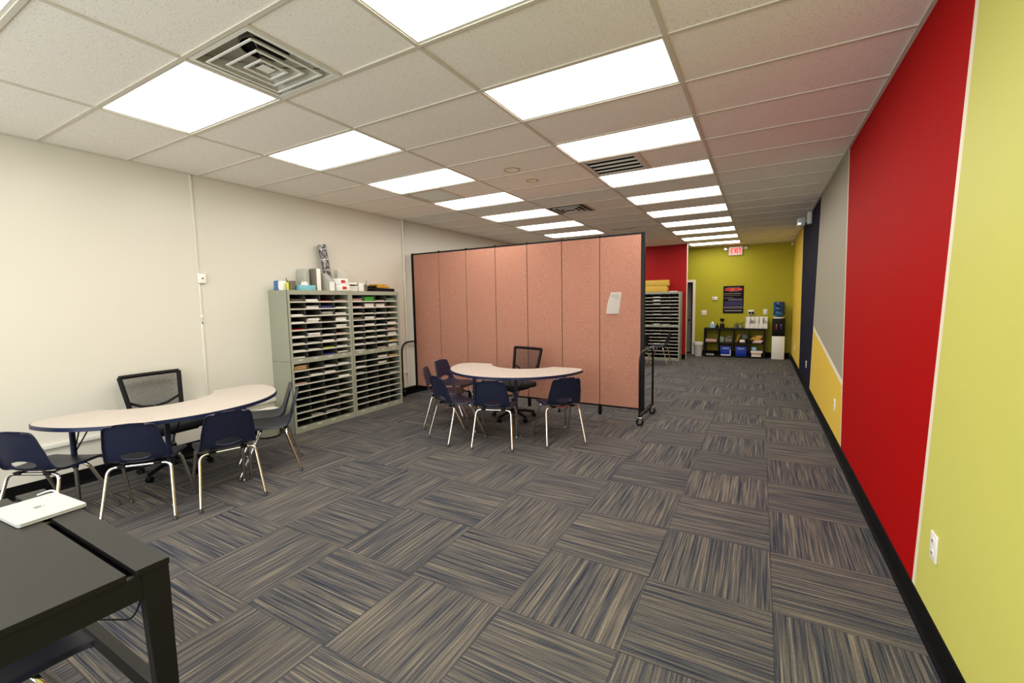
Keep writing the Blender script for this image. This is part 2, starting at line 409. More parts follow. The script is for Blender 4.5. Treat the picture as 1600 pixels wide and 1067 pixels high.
# door
dr = thing('door_1', '', ''); del dr['label']; del dr['category']; struct(dr)
MB().bx(DX1, DX1+.07, YB-.018, YB, 0, DZ+.07, 'stripe').bx(DX0-.07, DX0, YB-.018, YB, 0, DZ+.07, 'stripe').bx(DX0, DX1, YB-.018, YB, DZ, DZ+.07, 'stripe').build('door_casing', dr, smooth=0)
lf = MB().box((.39, 0, 1.01), (.78, .04, 2.0), 'door').build('door_leaf', dr, (1.64, YB+.14, .012), smooth=0, rotz=math.radians(24))
MB().cyl((.70, -.02, .95), (.70, -.06, .95), .012, 'black').cyl((.70, -.055, .95), (.70, -.085, .95), .03, 'black', bev=.008).build('door_handle', lf)

# ------------------------------------------------------------------ ceiling: tiles, grid, lights, vents
xs = [XL/FT, 0, 4, 8.02, 11.97, XR/FT]
rows = list(range(-16, 36, 2))
A_lights = [-12, -8, -4, 0, 4, 8, 12, 16, 20, 24, 28]
B_lights = [-12, -8, -4, 0, 4, 8, 12, 16, 20, 24, 28, 32]
skip = {}
for y in A_lights: skip[(1, y)] = 'all'
for y in B_lights: skip[(3, y)] = 'all'
skip[(2, -4)] = 'half'; skip[(1, 6)] = 'half'; skip[(3, 6)] = 'half'; skip[(2, 12)] = 'half'
ct = MB()
for ci in range(5):
    for y in rows:
        x0, x1 = xs[ci]*FT, xs[ci+1]*FT; y0, y1 = y*FT, min((y+2)*FT, YB)
        k = skip.get((ci, y))
        if k == 'all': continue
        if k == 'half': x0 = (xs[ci]+2)*FT
        dz = random.uniform(0, .002)
        ct.quad([(x0, y0, H+dz), (x0, y1, H+dz), (x1, y1, H+dz), (x1, y0, H+dz)], 'ceil')
ct.bx(XL-.1, XR+.1, YF-.1, YB+.1, H+.45, H+.5, 'dark')
struct(ct.build('ceiling', smooth=0))
tb = MB(); hw = .012
for x in xs[1:-1]: tb.bx(x*FT-hw, x*FT+hw, YF, YB, H-.006, H+.012, 'tbar')
for y in rows[1:]+[]:
    tb.bx(XL, XR, y*FT-hw, y*FT+hw, H-.0055, H+.012, 'tbar')
for ci, y in ((2, -4), (1, 6), (3, 6), (2, 12)): tb.bx((xs[ci]+2)*FT-hw, (xs[ci]+2)*FT+hw, y*FT+hw, (y+2)*FT-hw, H-.0053, H+.012, 'tbar')
struct(tb.build('trim_1', smooth=0))
mo = MB()
mo.bx(XL, XL+.022, YF, YRED, H-.008, H+.01, 'tbar').bx(XR-.022, XR, YF, YB, H-.008, H+.01, 'tbar').bx(XRED, XR, YB-.022, YB, H-.008, H+.01, 'tbar').bx(XL, XRED, YRED-.022, YRED, H-.008, H+.01, 'tbar')
struct(mo.build('trim_2', smooth=0))

def light(W, D):
    t = thing('ceiling_light', '', 'ceiling light', group='recessed fluorescent ceiling lights')
    fr = MB(); b = .018; x, y = W/2, D/2
    for (a, c, d, e) in ((-x, x, -y, -y+b), (-x, x, y-b, y), (-x, -x+b, -y+b, y-b), (x-b, x, -y+b, y-b)): fr.bx(a, c, d, e, 0, .02, 'whitem')
    fr.build('frame', t, smooth=0)
    MB().bx(-x, x, -y, y, .06, .10, 'whitem').bx(-x, -x+.004, -y, y, .02, .06, 'whitem').bx(x-.004, x, -y, y, .02, .06, 'whitem').bx(-x, x, -y, -y+.004, .02, .06, 'whitem').bx(-x, x, y-.004, y, .02, .06, 'whitem').build('housing', t, smooth=0)
    MB().quad([(-x+b, -y+b, .010), (-x+b, y-b, .010), (x-b, y-b, .010), (x-b, -y+b, .010)], 'lens').build('lens', t, smooth=0)
    return t
ordn = ['first', 'second', 'third', 'fourth', 'fifth', 'sixth', 'seventh', 'eighth', 'ninth', 'tenth', 'eleventh', 'twelfth']
proto = light(4*FT-2*hw, 2*FT-2*hw); used = False
def place_light(x, y, label):
    global used
    p = ((x)*FT, (y+1)*FT, H)
    if not used: proto.location = p; proto['label'] = label; used = True
    else: dup(proto, p, 0, label)
for k, y in enumerate(A_lights):
    lab = ('recessed fluorescent light behind the camera, left row' if y < -8 else
           'recessed fluorescent light cut off by the top left corner of the photo' if y == -8 else
           ('lit fluorescent panel beside the square diffuser, nearest in the left row' if y == -4 else 'lit fluorescent panel, the %s full one in the left row from the camera' % ordn[k-2]))
    if y > 20: lab = 'fluorescent panel hidden by the room divider, %s in the left row' % ('last' if y == 28 else 'next to last')
    place_light(2, y, lab)
for k, y in enumerate(B_lights):
    lab = ('recessed fluorescent light behind the camera, right row, %s' % ('farther back' if y == -12 else 'just overhead') if y < -4 else
           'lit fluorescent panel cut off by the top edge of the photo, middle' if y == -4 else
           'lit fluorescent panel, %s full one from the camera, long right row' % ordn[k-3])
    place_light((8.02+11.97)/2, y, lab)

# square stepped diffuser, seen partly from below with a dark disc for its duct
def pyramid_vent(loc, label, colour, full):
    t = thing('ceiling_diffuser', label, 'air vent', loc)
    S = .58/2; D_ = .13
    MB().bx(-S, S, -S, S, D_, D_+.01, colour).bx(-S, -S+.004, -S, S, 0, D_, colour).bx(S-.004, S, -S, S, 0, D_, colour).bx(-S, S, -S, -S+.004, 0, D_, colour).bx(-S, S, S-.004, S, 0, D_, colour).bx(-S+.004, S-.004, -S+.004, -S+.03, -.003, .001, colour).bx(-S+.004, S-.004, S-.03, S-.004, -.003, .001, colour).bx(-S+.004, -S+.03, -S+.03, S-.03, -.003, .001, colour).bx(S-.03, S-.004, -S+.03, S-.03, -.003, .001, colour).build('housing', t, smooth=0)
    MB().cyl((0, 0, D_-.012), (0, 0, D_-.001), .13, 'dark', 28).build('duct_dark_disc', t)  # near-black disc, shade inside the duct put into its colour
    MB().lathe([(.131, D_-.001), (.131, D_-.03), (.136, D_-.03), (.136, D_-.001)], m='chromed', seg=28).build('duct_collar', t)
    for k, (s_, z, wd) in enumerate(((.222, -.006, .052), (.150, -.010, .048), (.085, -.014, .040))):
        b = MB(); so, si = s_, s_-wd; zo, zi = z, z+.040
        bm = bmesh.new(); rg = []
        for hs, hz in ((so, zo), (si, zi)): rg.append([bm.verts.new((sx*hs, sy*hs, hz)) for sx, sy in ((-1, -1), (1, -1), (1, 1), (-1, 1))])
        for A_, B_ in zip(rg, rg[1:]):
            for q in range(4): bm.faces.new((A_[q], A_[(q+1) % 4], B_[(q+1) % 4], B_[q]))
        bmesh.ops.solidify(bm, geom=bm.faces[:], thickness=.003)
        bmesh.ops.recalc_face_normals(bm, faces=bm.faces)
        b._add(bm, None, colour)
        for sx, sy, wx, wy in ((0, -1, so, .006), (0, 1, so, .006), (-1, 0, .006, so-.012), (1, 0, .006, so-.012)): b.box((sx*(so-.006), sy*(so-.006), zo-.003), (2*wx, 2*wy, .006), 'white')
        b.build('louvre_ring', t, smooth=0)
    MB().box((0, 0, -.012), (.075, .075, .004), colour, .001).build('centre_plate', t, smooth=0)
    b = MB()
    for sx, sy in ((1, 1), (-1, 1), (1, -1), (-1, -1)): b.cyl((sx*.02, sy*.02, 0), (sx*.24, sy*.24, .03), .004, 'chromed', 6)
    b.build('spider_bracket', t)
    return t
pyramid_vent((5*FT, -3*FT, H), 'large square stepped white air diffuser beside the nearest left ceiling light', 'diff', True)
v4 = pyramid_vent((5*FT, 13*FT, H), 'small looking far square ceiling diffuser above the divider', 'brownbin', True)
def grille(loc, label, colour, back, n):
    t = thing('ceiling_grille', label, 'air vent', loc); S = .29
    b = MB()
    for a, c, d, e in ((-S, S, -S, -S+.04), (-S, S, S-.04, S), (-S, -S+.04, -S+.04, S-.04), (S-.04, S, -S+.04, S-.04)): b.bx(a, c, d, e, -.002, .006, colour)
    b.build('frame', t, smooth=0)
    MB().bx(-S, S, -S, S, .05, .055, back).bx(-S, -S+.004, -S, S, .006, .05, back).bx(S-.004, S, -S, S, .006, .05, back).bx(-S, S, S-.004, S, .006, .05, back).bx(-S, S, -S, -S+.004, .006, .05, back).build('backing', t, smooth=0)
    for k in range(n):
        y = -S+.04+(k+.5)*(2*S-.08)/n
        MB().box((0, y, .012), (2*S-.08, .004 if n < 8 else .016, .012), colour, rot=Matrix.Rotation(math.radians(35), 4, 'X')).build('slat', t, smooth=0)
    for k in (1, 2, 3):
        if n < 8: MB().bx(-S+.04, S-.04, -S+.04+k*(2*S-.08)/4-.003, -S+.04+k*(2*S-.08)/4+.003, -.001, .004, colour).build('crossbar', t, smooth=0)
    return t
grille((9.02*FT, 7*FT, H), 'dark return air grille between the second and third lights of the right row', 'whitem', 'dark', 4)
grille((1*FT, 7*FT, H), 'pale louvred return air grille between lights of the left row', 'tbar', 'tan', 12)
M['ringtan'] = mat('tan_ring', (176, 146, 92), .5)
for (x, y, r, lab) in ((5.75, 5.50, .088, 'round tan rimmed ceiling cover plate, the nearer of the two'), (5.74, 7.13, .070, 'round tan rimmed ceiling cover plate, the farther and smaller one')):
    t = thing('ceiling_cover', lab, 'ceiling cover', (x*FT, y*FT, H), group='round ceiling covers')
    MB().lathe([(r-.018, -.001), (r-.014, -.005), (r-.001, -.005), (r+.003, 0)], m='ringtan', seg=32).build('rim', t)
    MB().cyl((0, 0, -.003), (0, 0, .0), r-.016, 'ceil', 32).build('plate', t)
tag(MB().tube([(1.49, 6.3, H-.001), (1.62, 6.2, H-.03), (1.78, 6.22, H-.04), (1.95, 6.3, H-.002)], .004, 'black', cr_=.05).build('loose_wire'), 'thin dark wire drooping from the ceiling just behind the divider top', 'wire')

# ------------------------------------------------------------------ left wall raceways
t = thing('cable_raceway', 'white vertical cable raceway running down the cream wall from the ceiling', 'raceway')
MB().bx(XL, XL+.012, -.083, -.061, 1.93, H-.01, 'race', .003).build('raceway_channel', t)
MB().bx(XL, XL+.012, -.078, -.058, 1.40, 1.86, 'race', .003).bx(XL, XL+.014, -.080, -.056, 1.47, 1.50, 'white', .002).bx(XL, XL+.012, -.085, -.063, .48, 1.43, 'race', .003).build('raceway_channel', t)
MB().bx(XL, XL+.035, -.08, -.005, 1.845, 1.95, 'white', .006).bx(XL+.035, XL+.037, -.05, -.035, 1.89, 1.905, 'plate').build('junction_box', t)
MB().bx(XL, XL+.06, -.20, -.09, .50, .60, 'greyfile', .004).build('outlet_box', t)
t = thing('wall_trunking', 'long white cable trunking running along the cream wall below table height', 'raceway')
MB().bx(XL, XL+.028, -4.2, 3.10, .385, .425, 'race', .004).build('trunking_channel', t)
MB().bx(XL, XL+.05, 2.90, 3.02, .33, .47, 'white', .006).build('outlet_box', t)
tag(MB().cyl((XL+.018, 3.12, .13), (XL+.018, 3.12, H-.01), .016, 'race').build('wall_conduit'), 'cream painted vertical conduit beside the left end of the divider', 'pipe')

# ------------------------------------------------------------------ outlets etc on walls
def plate(name, label, cat, loc, rz, w=.075, h=.118, kind='outlet'):
    t = thing(name, label, cat, loc, rz)        # local: front faces -y
    MB().box((0, -.004, 0), (w, .008, h), 'white', .003).build('cover_plate', t)
    if kind == 'outlet':
        for dz in (-.028, .028):
            MB().cyl((0, -.007, dz), (0, -.010, dz), .017, 'white', 16).box((-.006, -.011, dz), (.002, .002, .009), 'plate').box((.006, -.011, dz), (.002, .002, .009), 'plate').build('socket', t)
    elif kind == 'switch':
        for dx in ([0] if w < .1 else [-.025, .025]):
            MB().box((dx, -.010, 0), (.02, .008, .04), 'stripe', .002).build('switch_toggle', t)
    return t
RW = -PI/2   # plate faces -x
plate('wall_outlet', 'white duplex outlet low on the lime green wall nearest the camera', 'outlet', (XR, -.068, .455), RW, .08, .125)
plate('wall_outlet', 'white outlet low on the yellow triangle of the right wall', 'outlet', (XR, 3.0, .445), RW, .08, .12)
plate('wall_outlet', 'white outlet low on the navy stripe of the right wall', 'outlet', (XR, 6.36, .43), RW, .08, .12)
plate('wall_outlet', 'small outlet low on the far yellow field near the back corner', 'outlet', (XR, 9.4, .40), RW, .08, .12)
plate('light_switch', 'white double switch on the green back wall beside the door', 'switch', (2.753, YB, 1.19), 0, .13, .13, 'switch')
plate('wall_switch', 'white blank switch plate on the back wall between organiser and water cooler', 'switch', (4.249, YB, 1.205), 0, .10, .14, 'switch')
t = thing('thermostat', 'small white thermostat on the green wall left of the poster', 'thermostat', (3.022, YB, 1.583))
MB().box((0, -.014, 0), (.13, .028, .09), 'white', .006).build('body', t); MB().box((-.02, -.0295, .01), (.04, .003, .02), 'plate').build('display', t)
t = thing('wall_adapter', 'white wall plate with black plug adapters above the file organiser', 'outlet', (3.915, YB, 1.19))
MB().box((0, -.005, 0), (.14, .010, .14), 'white', .003).build('cover_plate', t)
MB().box((-.03, -.030, -.01), (.05, .04, .06), 'black', .006).box((.04, -.03, -.01), (.055, .045, .06), 'black', .008).build('plug', t)
MB().tube([(.04, -.05, -.04), (-.05, -.06, -.16), (-.22, -.08, -.30), (-.32, -.12, -.395)], .004, 'black', 8, .08).build('cord', t)
tag(MB().box((0, -.02, 0), (.05, .04, .07), 'white', .008).build('motion_sensor', None, (4.80, YB, 2.93)), 'tiny white sensor high in the back right corner of the green wall', 'sensor')

# EXIT sign
t = thing('exit_sign', 'red and white EXIT sign with two side lamps on the back wall', 'sign', (3.51, YB, 2.845))
MB().box((0, -.03, 0), (.335, .05, .235), 'white', .008).build('housing', t)
MB().box((0, -.057, 0), (.30, .004, .20), 'exitface', .001).build('face', t)
L_ = MB(); zc_, hh = 0.0, .15
def stroke(x0, z0, x1, z1, wd=.022):
    d = Vector((x1-x0, 0, z1-z0)); a = math.atan2(d.z, d.x)
    L_.box(((x0+x1)/2, -.060, (z0+z1)/2), (d.length, .004, wd), 'exitred', rot=Matrix.Rotation(-a, 4, 'Y'))
h2 = .062
stroke(-.105, -h2-.008, -.105, h2+.008); [stroke(-.105, z, -.055, z, .018) for z in (-h2, 0, h2)]
stroke(-.035, -h2, .025, h2); stroke(-.035, h2, .025, -h2)
stroke(.048, -h2-.008, .048, h2+.008)
stroke(.075, h2, .135, h2, .02); stroke(.105, -h2-.008, .105, h2+.008)
L_.prism([(-.135, 0), (-.122, .014), (-.122, -.014)], 0, .004, 'exitred', Matrix.Translation((0, -.058, 0)) @ Matrix.Rotation(PI/2, 4, 'X'))
L_.build('letters', t, smooth=0)
for sx in (-1, 1):
    MB().cyl((sx*.16, -.03, .06), (sx*.20, -.04, .06), .012, 'white').box((sx*.245, -.05, .06), (.09, .06, .065), 'whitem', .012).cyl((sx*.245, -.08, .06), (sx*.245, -.085, .06), .03, 'lampglass', 20).build('side_lamp', t)
# emergency light on the right wall
t = thing('emergency_light', 'white emergency light unit high on the navy stripe of the right wall', 'emergency light', (XR, 6.45, 2.86), RW)
MB().box((0, -.035, 0.04), (.10, .07, .20), 'white', .01).build('housing', t)
hd = MB().box((-.0, -.15, -.02), (.16, .12, .14), 'whitem', .02).cyl((0, -.07, .0), (0, -.10, -.01), .03, 'white').build('lamp_head', t)
MB().box((.083, -.15, -.02), (.006, .10, .11), 'lampglass', .003).build('lens', hd)

# poster on the back wall
t = thing('poster', 'dark poster with red title lettering on the green back wall', 'poster', (3.482, YB, 1.54))
MB().box((0, -.004, 0), (.50, .003, .745), 'magenta').build('sheet', t, smooth=0)
b = MB(); y_ = -.0062
b.box((0, y_, .275), (.42, .001, .075), 'redp').box((0, y_, .325), (.30, .001, .02), 'pgrey')
for k in range(9): b.box((-.19+.048*k, y_-.0007, .275), (.018, .001, .055+.02*(k % 2)), 'porange' if k in (3, 4, 7) else 'redp')
b.box((0, y_, .222), (.24, .001, .018), 'pgrey')
b.build('title', t, smooth=0)
b = MB()
for z, wd, m_ in ((.165, .42, 'pyellow'), (.115, .40, 'pgrey'), (.06, .22, 'pgrey'), (.03, .26, 'pgrey')): b.box((-.23+wd/2, y_, z), (wd, .001, .016), m_)
b.box((0, y_, -.10), (.44, .001, .12), 'pblue').box((.05, y_, -.0), (.34, .001, .05), 'pgrey').box((0, y_, -.21), (.47, .001, .07), 'pgrey').box((0, y_, -.30), (.42, .001, .014), 'whitem')
for k in range(6): b.box((-.17+.07*k, y_-.0007, -.10), (.004, .001, .10), 'pgrey')
for z in (-.07, -.10, -.13): b.box((0, y_-.0007, z), (.40, .001, .003), 'pgrey')
b.build('print', t, smooth=0)

# ------------------------------------------------------------------ mail sorter cabinets
SW, SD, SH = .938, .375, 1.775
def sorter():
    t = thing('mail_sorter', '', 'mail sorter', group='grey green mail sorter cabinets')
    hx = SW/2; cs = MB()
    cs.bx(-hx, -hx+.012, -SD, 0, 0, SH, 'steel').bx(hx-.012, hx, -SD, 0, 0, SH, 'steel').bx(-hx+.012, hx-.012, -.008, 0, 0, SH, 'steel_shaded')
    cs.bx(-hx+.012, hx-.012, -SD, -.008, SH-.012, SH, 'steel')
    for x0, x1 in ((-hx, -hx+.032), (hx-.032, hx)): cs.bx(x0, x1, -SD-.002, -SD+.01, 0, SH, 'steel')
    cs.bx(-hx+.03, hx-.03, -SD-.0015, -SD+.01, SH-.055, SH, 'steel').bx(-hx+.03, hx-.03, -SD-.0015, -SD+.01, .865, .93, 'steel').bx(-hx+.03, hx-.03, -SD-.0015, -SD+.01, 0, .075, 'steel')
    cs.bx(-hx+.012, hx-.012, -SD+.01, -.008, .045, .07, 'steel_shaded').bx(-hx+.012, hx-.012, -SD+.01, -.008, .90, .925, 'steel_shaded')
    cs.bx(-hx-.0008, -hx, -SD, 0, .894, .898, 'plate')
    cs.build('case', t, smooth=0)
    for z0, z1 in ((.93, SH-.055), (.075, .865)):
        for k in range(1, 4):
            x = -hx+.03+k*(SW-.06)/4
            MB().bx(x-.004, x+.004, -SD+.02, -.01, z0, z1, 'steel_shaded').build('divider', t, smooth=0)
        for k in range(9):
            z = z0+k*(z1-z0)/9
            b = MB()
            if k: b.bx(-hx+.014, hx-.014, -SD+.006, -.01, z-.006, z, 'steel_shaded').bx(-hx+.03, hx-.03, -SD+.0005, -SD+.006, z-.012, z+.004, 'labels')
            else: 
                for q in range(4): b.bx(-hx+.03+(q+.3)*(SW-.06)/4, -hx+.03+(q+.6)*(SW-.06)/4, -SD-.003, -SD-.0015, z-.030, z-.016, 'labels')
            b.build('shelf' if k else 'label_holder', t, smooth=0)
    return t
S1 = sorter(); S1['label'] = 'tall grey green mail sorter against the cream wall, nearer of the joined pair'
S1.location = (XL+.004, .70+SW/2, 0); S1.rotation_euler = (0, 0, PI/2)
S2 = dup(S1, (XL+.004, .70+SW*1.5+.004, 0), PI/2, 'tall grey green mail sorter against the cream wall, farther one next to the divider')
S3 = dup(S1, (2.355-SW/2, YRED-.004, 0), 0, 'tall grey mail sorter against the far red wall under mustard boxes')
def slot(u, mod, row, colm):
    z0, z1 = ((.93, SH-.055), (.075, .865))[mod]; hgt = (z1-z0)/9
    z = z1-(row+1)*hgt; x = -SW/2+.03+(colm+.5)*(SW-.06)/4
    p = Vector((x, -SD+.02, z+(.001 if row < 8 else .0)))
    root = {'a': S1, 'b': S2, 'c': S3}[u]
    return Matrix.Translation(root.location) @ Matrix.Rotation(root.rotation_euler.z, 4, 'Z') @ p, root.rotation_euler.z
stack_cache = {}
def paper_mesh(th, m_, v):
    key = (round(th, 3), m_, v)
    if key in stack_cache: return stack_cache[key]
    b = MB(); n = max(1, int(th/.007)); rr = random.Random(hash((round(th*1000), v)) % 1000)
    for k in range(n):
        hk = th/n; a = rr.uniform(-.05, .05); W_ = rr.uniform(.165, .178); mm = m_ if (m_ != 'paper' or rr.random() > .12) else rr.choice(['pinkp', 'greyfile', 'paper'])
        off = rr.uniform(-.008, .008)
        b.box((off, .15+rr.uniform(-.018, .010), hk*(k+.5)), (W_, .275, hk*.86), mm, rot=Matrix.Rotation(a, 4, 'Z') @ Matrix.Rotation(rr.uniform(-.012, .012)*(k > 0), 4, 'Y'))
    o = b.build('paper_stack', smooth=0); stack_cache[key] = o.data
    bpy.data.objects.remove(o); return stack_cache[key]
names = {'paper': 'white papers', 'pinkp': 'pinkish papers', 'blueb': 'dark blue booklet', 'tan': 'tan envelopes', 'green': 'bright green box', 'greyfile': 'grey papers', 'gold': 'orange brown folder', 'redp': 'papers with red print', 'yel': 'yellow sheets', 'dark': 'dark notebook', 'lightblue': 'pale blue papers', 'brownbin': 'brown folders', 'greyfold': 'grey green folders'}
unitn = {'a': 'nearer left sorter', 'b': 'farther left sorter', 'c': 'sorter by the red wall'}
coln = ['first', 'second', 'third', 'fourth']
def fill(u, mod, grid):
    for r_, row in enumerate(grid):
        for c_, v in enumerate(row):
            if not v: continue
            m_, th = (('paper', v) if not isinstance(v, tuple) else v); th = th/100
            p, rz = slot(u, mod, r_, c_)
            me = paper_mesh(th, m_, (r_+c_*3) % 4)
            o = bpy.data.objects.new('paper_stack', me); COL.objects.link(o); o.location = p+Vector((0, 0, .0008)); o.rotation_euler = (0, 0, rz)
            tag(o, '%s in %s slot, %s row of the %s half, %s' % (names[m_], coln[c_], ordn[r_], 'upper' if mod == 0 else 'lower', unitn[u]), 'papers', 'papers in the mail sorters')
P_ = 'pinkp'
fill('a', 0, [[('brownbin', 3), 3, ('redp', 1.2), 2], [('dark', 2), 3.4, ('blueb', 3), 1.4], [1.8, 0, ('greyfile', 4), 2.4], [1.2, 5, ('dark', 3), 5], [('redp', 1), ('brownbin', 1), ('dark', 2), 3.6], [1.2, 3.6, .8, 1.2], [1, .6, 1.8, 2], [.9, .7, ('yel', 1), 1.2], [1.2, 0, ('blueb', 1.4), 2.2]])
fill('a', 1, [[('tan', 5.5), 0, .6, 1.2], [0, .8, 1.5, 0], [1.2, 0, 0, 1.8], [0, 0, 0, 0], [0, 0, .5, 0], [0, 0, 0, .5], [], [0, .5, .5, 0], []])
fill('b', 0, [[(P_, 3.5), ('green', 6.2), 1.2, ('greyfold', 4)], [(P_, 1.6), 5.2, 4.6, 1.2], [1.2, .6, .8, .8], [('brownbin', 3), 3.6, .9, .5], [.6, 2, ('lightblue', .8), 3.4], [.5, 1, 1, (P_, 2.6)], [1, 1, 1.2, 4.8], [.8, .8, .6, ('gold', 1.4)], [.8, 0, 1.2, 4.2]])
fill('b', 1, [[0, 0, 3.2, ('tan', 2)], [.8, 0, 2.8, 0], [.5, 0, 0, 0], [0, 0, 0, 1], []])
fill('c', 0, [[0, 1.8, 0, 0], [0, 3, .8, .6], [0, 2.2, 0, 0], [0, 0, .9, 0], [0, .6, 0, 0], [0, .8, 0, .6], [0, 0, .6, 0], [], [0, 2, .9, 0]])
fill('c', 1, [[], [0, .6, 0, 0], [], [0, 0, .6, 0], [0, .8, .5, 0]])

# things on top of the sorters
Z1 = SH+.001
GT = 'office supplies on top of the mail sorters'
def topbox(name, label, cat, x0, x1, y0, y1, z0, z1, m_, bev=.002):
    return tag(MB().bx(x0-(x0+x1)/2, x1-(x0+x1)/2, y0-(y0+y1)/2, y1-(y0+y1)/2, 0, z1-z0, m_, bev).build(name, None, ((x0+x1)/2, (y0+y1)/2, z0)), label, cat)
t = thing('carton', 'small white carton with blue end on the near corner of the mail sorters', 'box', (-1.08, .765, Z1))
MB().bx(-.03, .06, -.035, .065, 0, .115, 'white', .002).build('body', t); MB().bx(-.03, .06, -.045, -.0352, 0, .118, 'cblue', .003).bx(.0605, .0615, -.045, -.037, .02, .1, 'white').build('blue_end', t)
topbox('highlighter_pack', 'lime yellow pack between white carton and brown mesh bin', 'stationery', -1.0, -.985, .812, .838, Z1, Z1+.10, 'yel')
t = thing('mesh_bin', 'brown wire mesh bin next to the turquoise tissue box', 'bin', (-1.03, .895, Z1))
MB().lathe([(.001, .002), (.045, .002), (.058, .115), (.062, .118), (.060, .112), (.046, .006)], m='brownbin', seg=20).build('body', t)
MB().tube([(0, 0, .02), (-.02, -.05, .155)], .004, 'black', 8).build('pen', t)
t = thing('tissue_box', 'flat turquoise tissue box with a white tissue sticking up', 'tissue box', (-1.0, 1.07, Z1))
MB().box((0, 0, .035), (.12, .23, .07), 'teal', .003).build('carton', t)
b = MB(); bm = bmesh.new()
for k in range(9):
    a = 2*PI*k/9
vs_ = [bm.verts.new((.02*math.cos(2*PI*k/12)*(1+.4*math.sin(3*k)), .06*math.sin(2*PI*k/12), .07)) for k in range(12)]
vt_ = [bm.verts.new((.012*math.cos(2*PI*k/12)+.004*math.sin(5*k), .035*math.sin(2*PI*k/12), .11+.018*math.sin(2.3*k))) for k in range(12)]
for k in range(12): bm.faces.new((vs_[k], vs_[(k+1) % 12], vt_[(k+1) % 12], vt_[k]))
bm.faces.new(vt_); b._add(bm, None, 'paper'); b.build('tissue', t)
def binder(label, y, w_, h_, m_, spine, x=-1.05, d=.14, tilt=0):
    t = thing('binder', label, 'binder', (x, y, Z1)); t.rotation_euler = (tilt, 0, 0)
    MB().bx(-d/2, d/2, -w_/2, w_/2, 0, h_, m_, .002).build('cover', t)
    MB().bx(d/2-.001, d/2+.002, -w_/2+.004, w_/2-.004, .005, h_-.005, spine, .001).build('spine', t); return t
binder('grey card binder standing on the sorter, left of the white binder', 1.150, .085, .285, 'greyfile', 'greyfile', x=-1.132)
binder('dark grey slim folder standing on the sorter between two binders', 1.222, .022, .29, 'brownbin', 'brownbin')
binder('white binder standing on the sorter beside the rolled print', 1.27, .062, .29, 'white', 'paper')
t = thing('poster_roll', 'tall rolled dark patterned print leaning against the wall on the sorters', 'rolled print', (-1.10, 1.535, Z1+.017)); t.rotation_euler = (math.radians(7), math.radians(-3), 0)
MB().lathe([(.05, 0), (.052, .002), (.052, .62), (.05, .622), (.046, .62), (.046, .0), (.05, 0)], m='pattern', seg=28).build('sheet_roll', t)
t = thing('magazine_file', 'grey and white magazine file with sloped side on the nearer sorter', 'magazine file', (-1.02, 1.41, Z1))
MB().prism([(-.13, 0), (.12, 0), (.12, .12), (-.02, .24), (-.13, .24)], -.04, .04, 'greyfile', Matrix.Rotation(PI/2, 4, 'X')).build('body', t, smooth=0)
MB().bx(.1205, .122, -.04, .04, 0, .12, 'white').build('front', t, smooth=0)
for k, (z0, z1, y0, y1, lab) in enumerate(((0, .085, 1.475, 1.635, 'lower white supply box with a red printed mark, right of the magazine file'), (.086, .165, 1.465, 1.61, 'upper white supply box with a red printed mark on the stack'))):
    t = thing('supply_box', lab, 'box', (-.93, (y0+y1)/2, Z1+z0), group='white supply boxes with red marks')
    hw_ = (y1-y0)/2; MB().bx(-.11, .11, -hw_, hw_, 0, z1-z0, 'white', .002).build('body', t)
    MB().prism([(-.045, .018), (.012, .018), (.03, .035), (.012, .058), (-.045, .058)], 0, .0015, 'redp', Matrix.Translation((.1105, 0, 0)) @ Matrix.Rotation(PI/2, 4, 'Z') @ Matrix.Rotation(PI/2, 4, 'X')).build('red_mark', t, smooth=0)
o = bpy.data.objects.new('paper_stack', paper_mesh(.07, 'paper', 1)); COL.objects.link(o); o.location = (-.90, 1.75, Z1); o.rotation_euler = (0, 0, PI/2); o.scale = (1.1, .5, 1)
tag(o, 'messy pile of white papers on the sorter tops at the seam', 'papers')
t = thing('paper_tray', 'dark letter tray of papers on the white supply boxes pile', 'tray', (-1.02, 1.765, Z1+.088))
MB().bx(-.1, .1, -.12, .1, 0, .004, 'black').bx(-.1, .1, -.12, -.116, 0, .06, 'black').bx(-.1, .1, .096, .1, 0, .03, 'black').build('tray', t, smooth=0)
MB().box((0, -.0, .02), (.19, .19, .03), 'paper', .001).build('papers', t, smooth=0)
topbox('white_carton', 'plain white carton left of the second mesh pen cup', 'box', -1.1, -.93, 1.885, 1.985, Z1, Z1+.12, 'white')
topbox('cardboard_block', 'low white card block under the dark letter tray', 'box', -1.125, -1.065, 1.66, 1.86, Z1, Z1+.086, 'paper')
t = thing('magazine_file', 'milky translucent magazine file against the wall behind white papers', 'magazine file', (-1.165, 1.83, Z1))
MB().prism([(-.13, 0), (.16, 0), (.16, .13), (-.02, .31), (-.13, .31)], -.03, .03, 'clear', Matrix.Rotation(PI/2, 4, 'Z') @ Matrix.Rotation(PI/2, 4, 'X')).build('body', t, smooth=0)
t = thing('pen_cup', 'mesh pen cup with one pen on the farther sorter', 'pen cup', (-1.0, 2.06, Z1))
MB().lathe([(.001, .002), (.034, .002), (.042, .10), (.044, .10), (.036, .004)], m='brownbin', seg=18).build('cup', t); MB().tube([(0, 0, .02), (0, .045, .165)], .0035, 'black', 8).build('pen', t)
t = thing('letter_tray', 'flat black letter tray on the farther sorter top', 'tray', (-1.0, 2.33, Z1))
MB().bx(-.14, .14, -.20, .20, 0, .006, 'black').bx(-.14, -.135, -.2, .2, 0, .045, 'black').bx(.135, .14, -.2, .2, 0, .03, 'black').bx(-.135, .135, -.2, -.195, 0, .045, 'black').bx(-.135, .135, .195, .2, 0, .045, 'black').build('tray', t, smooth=0)
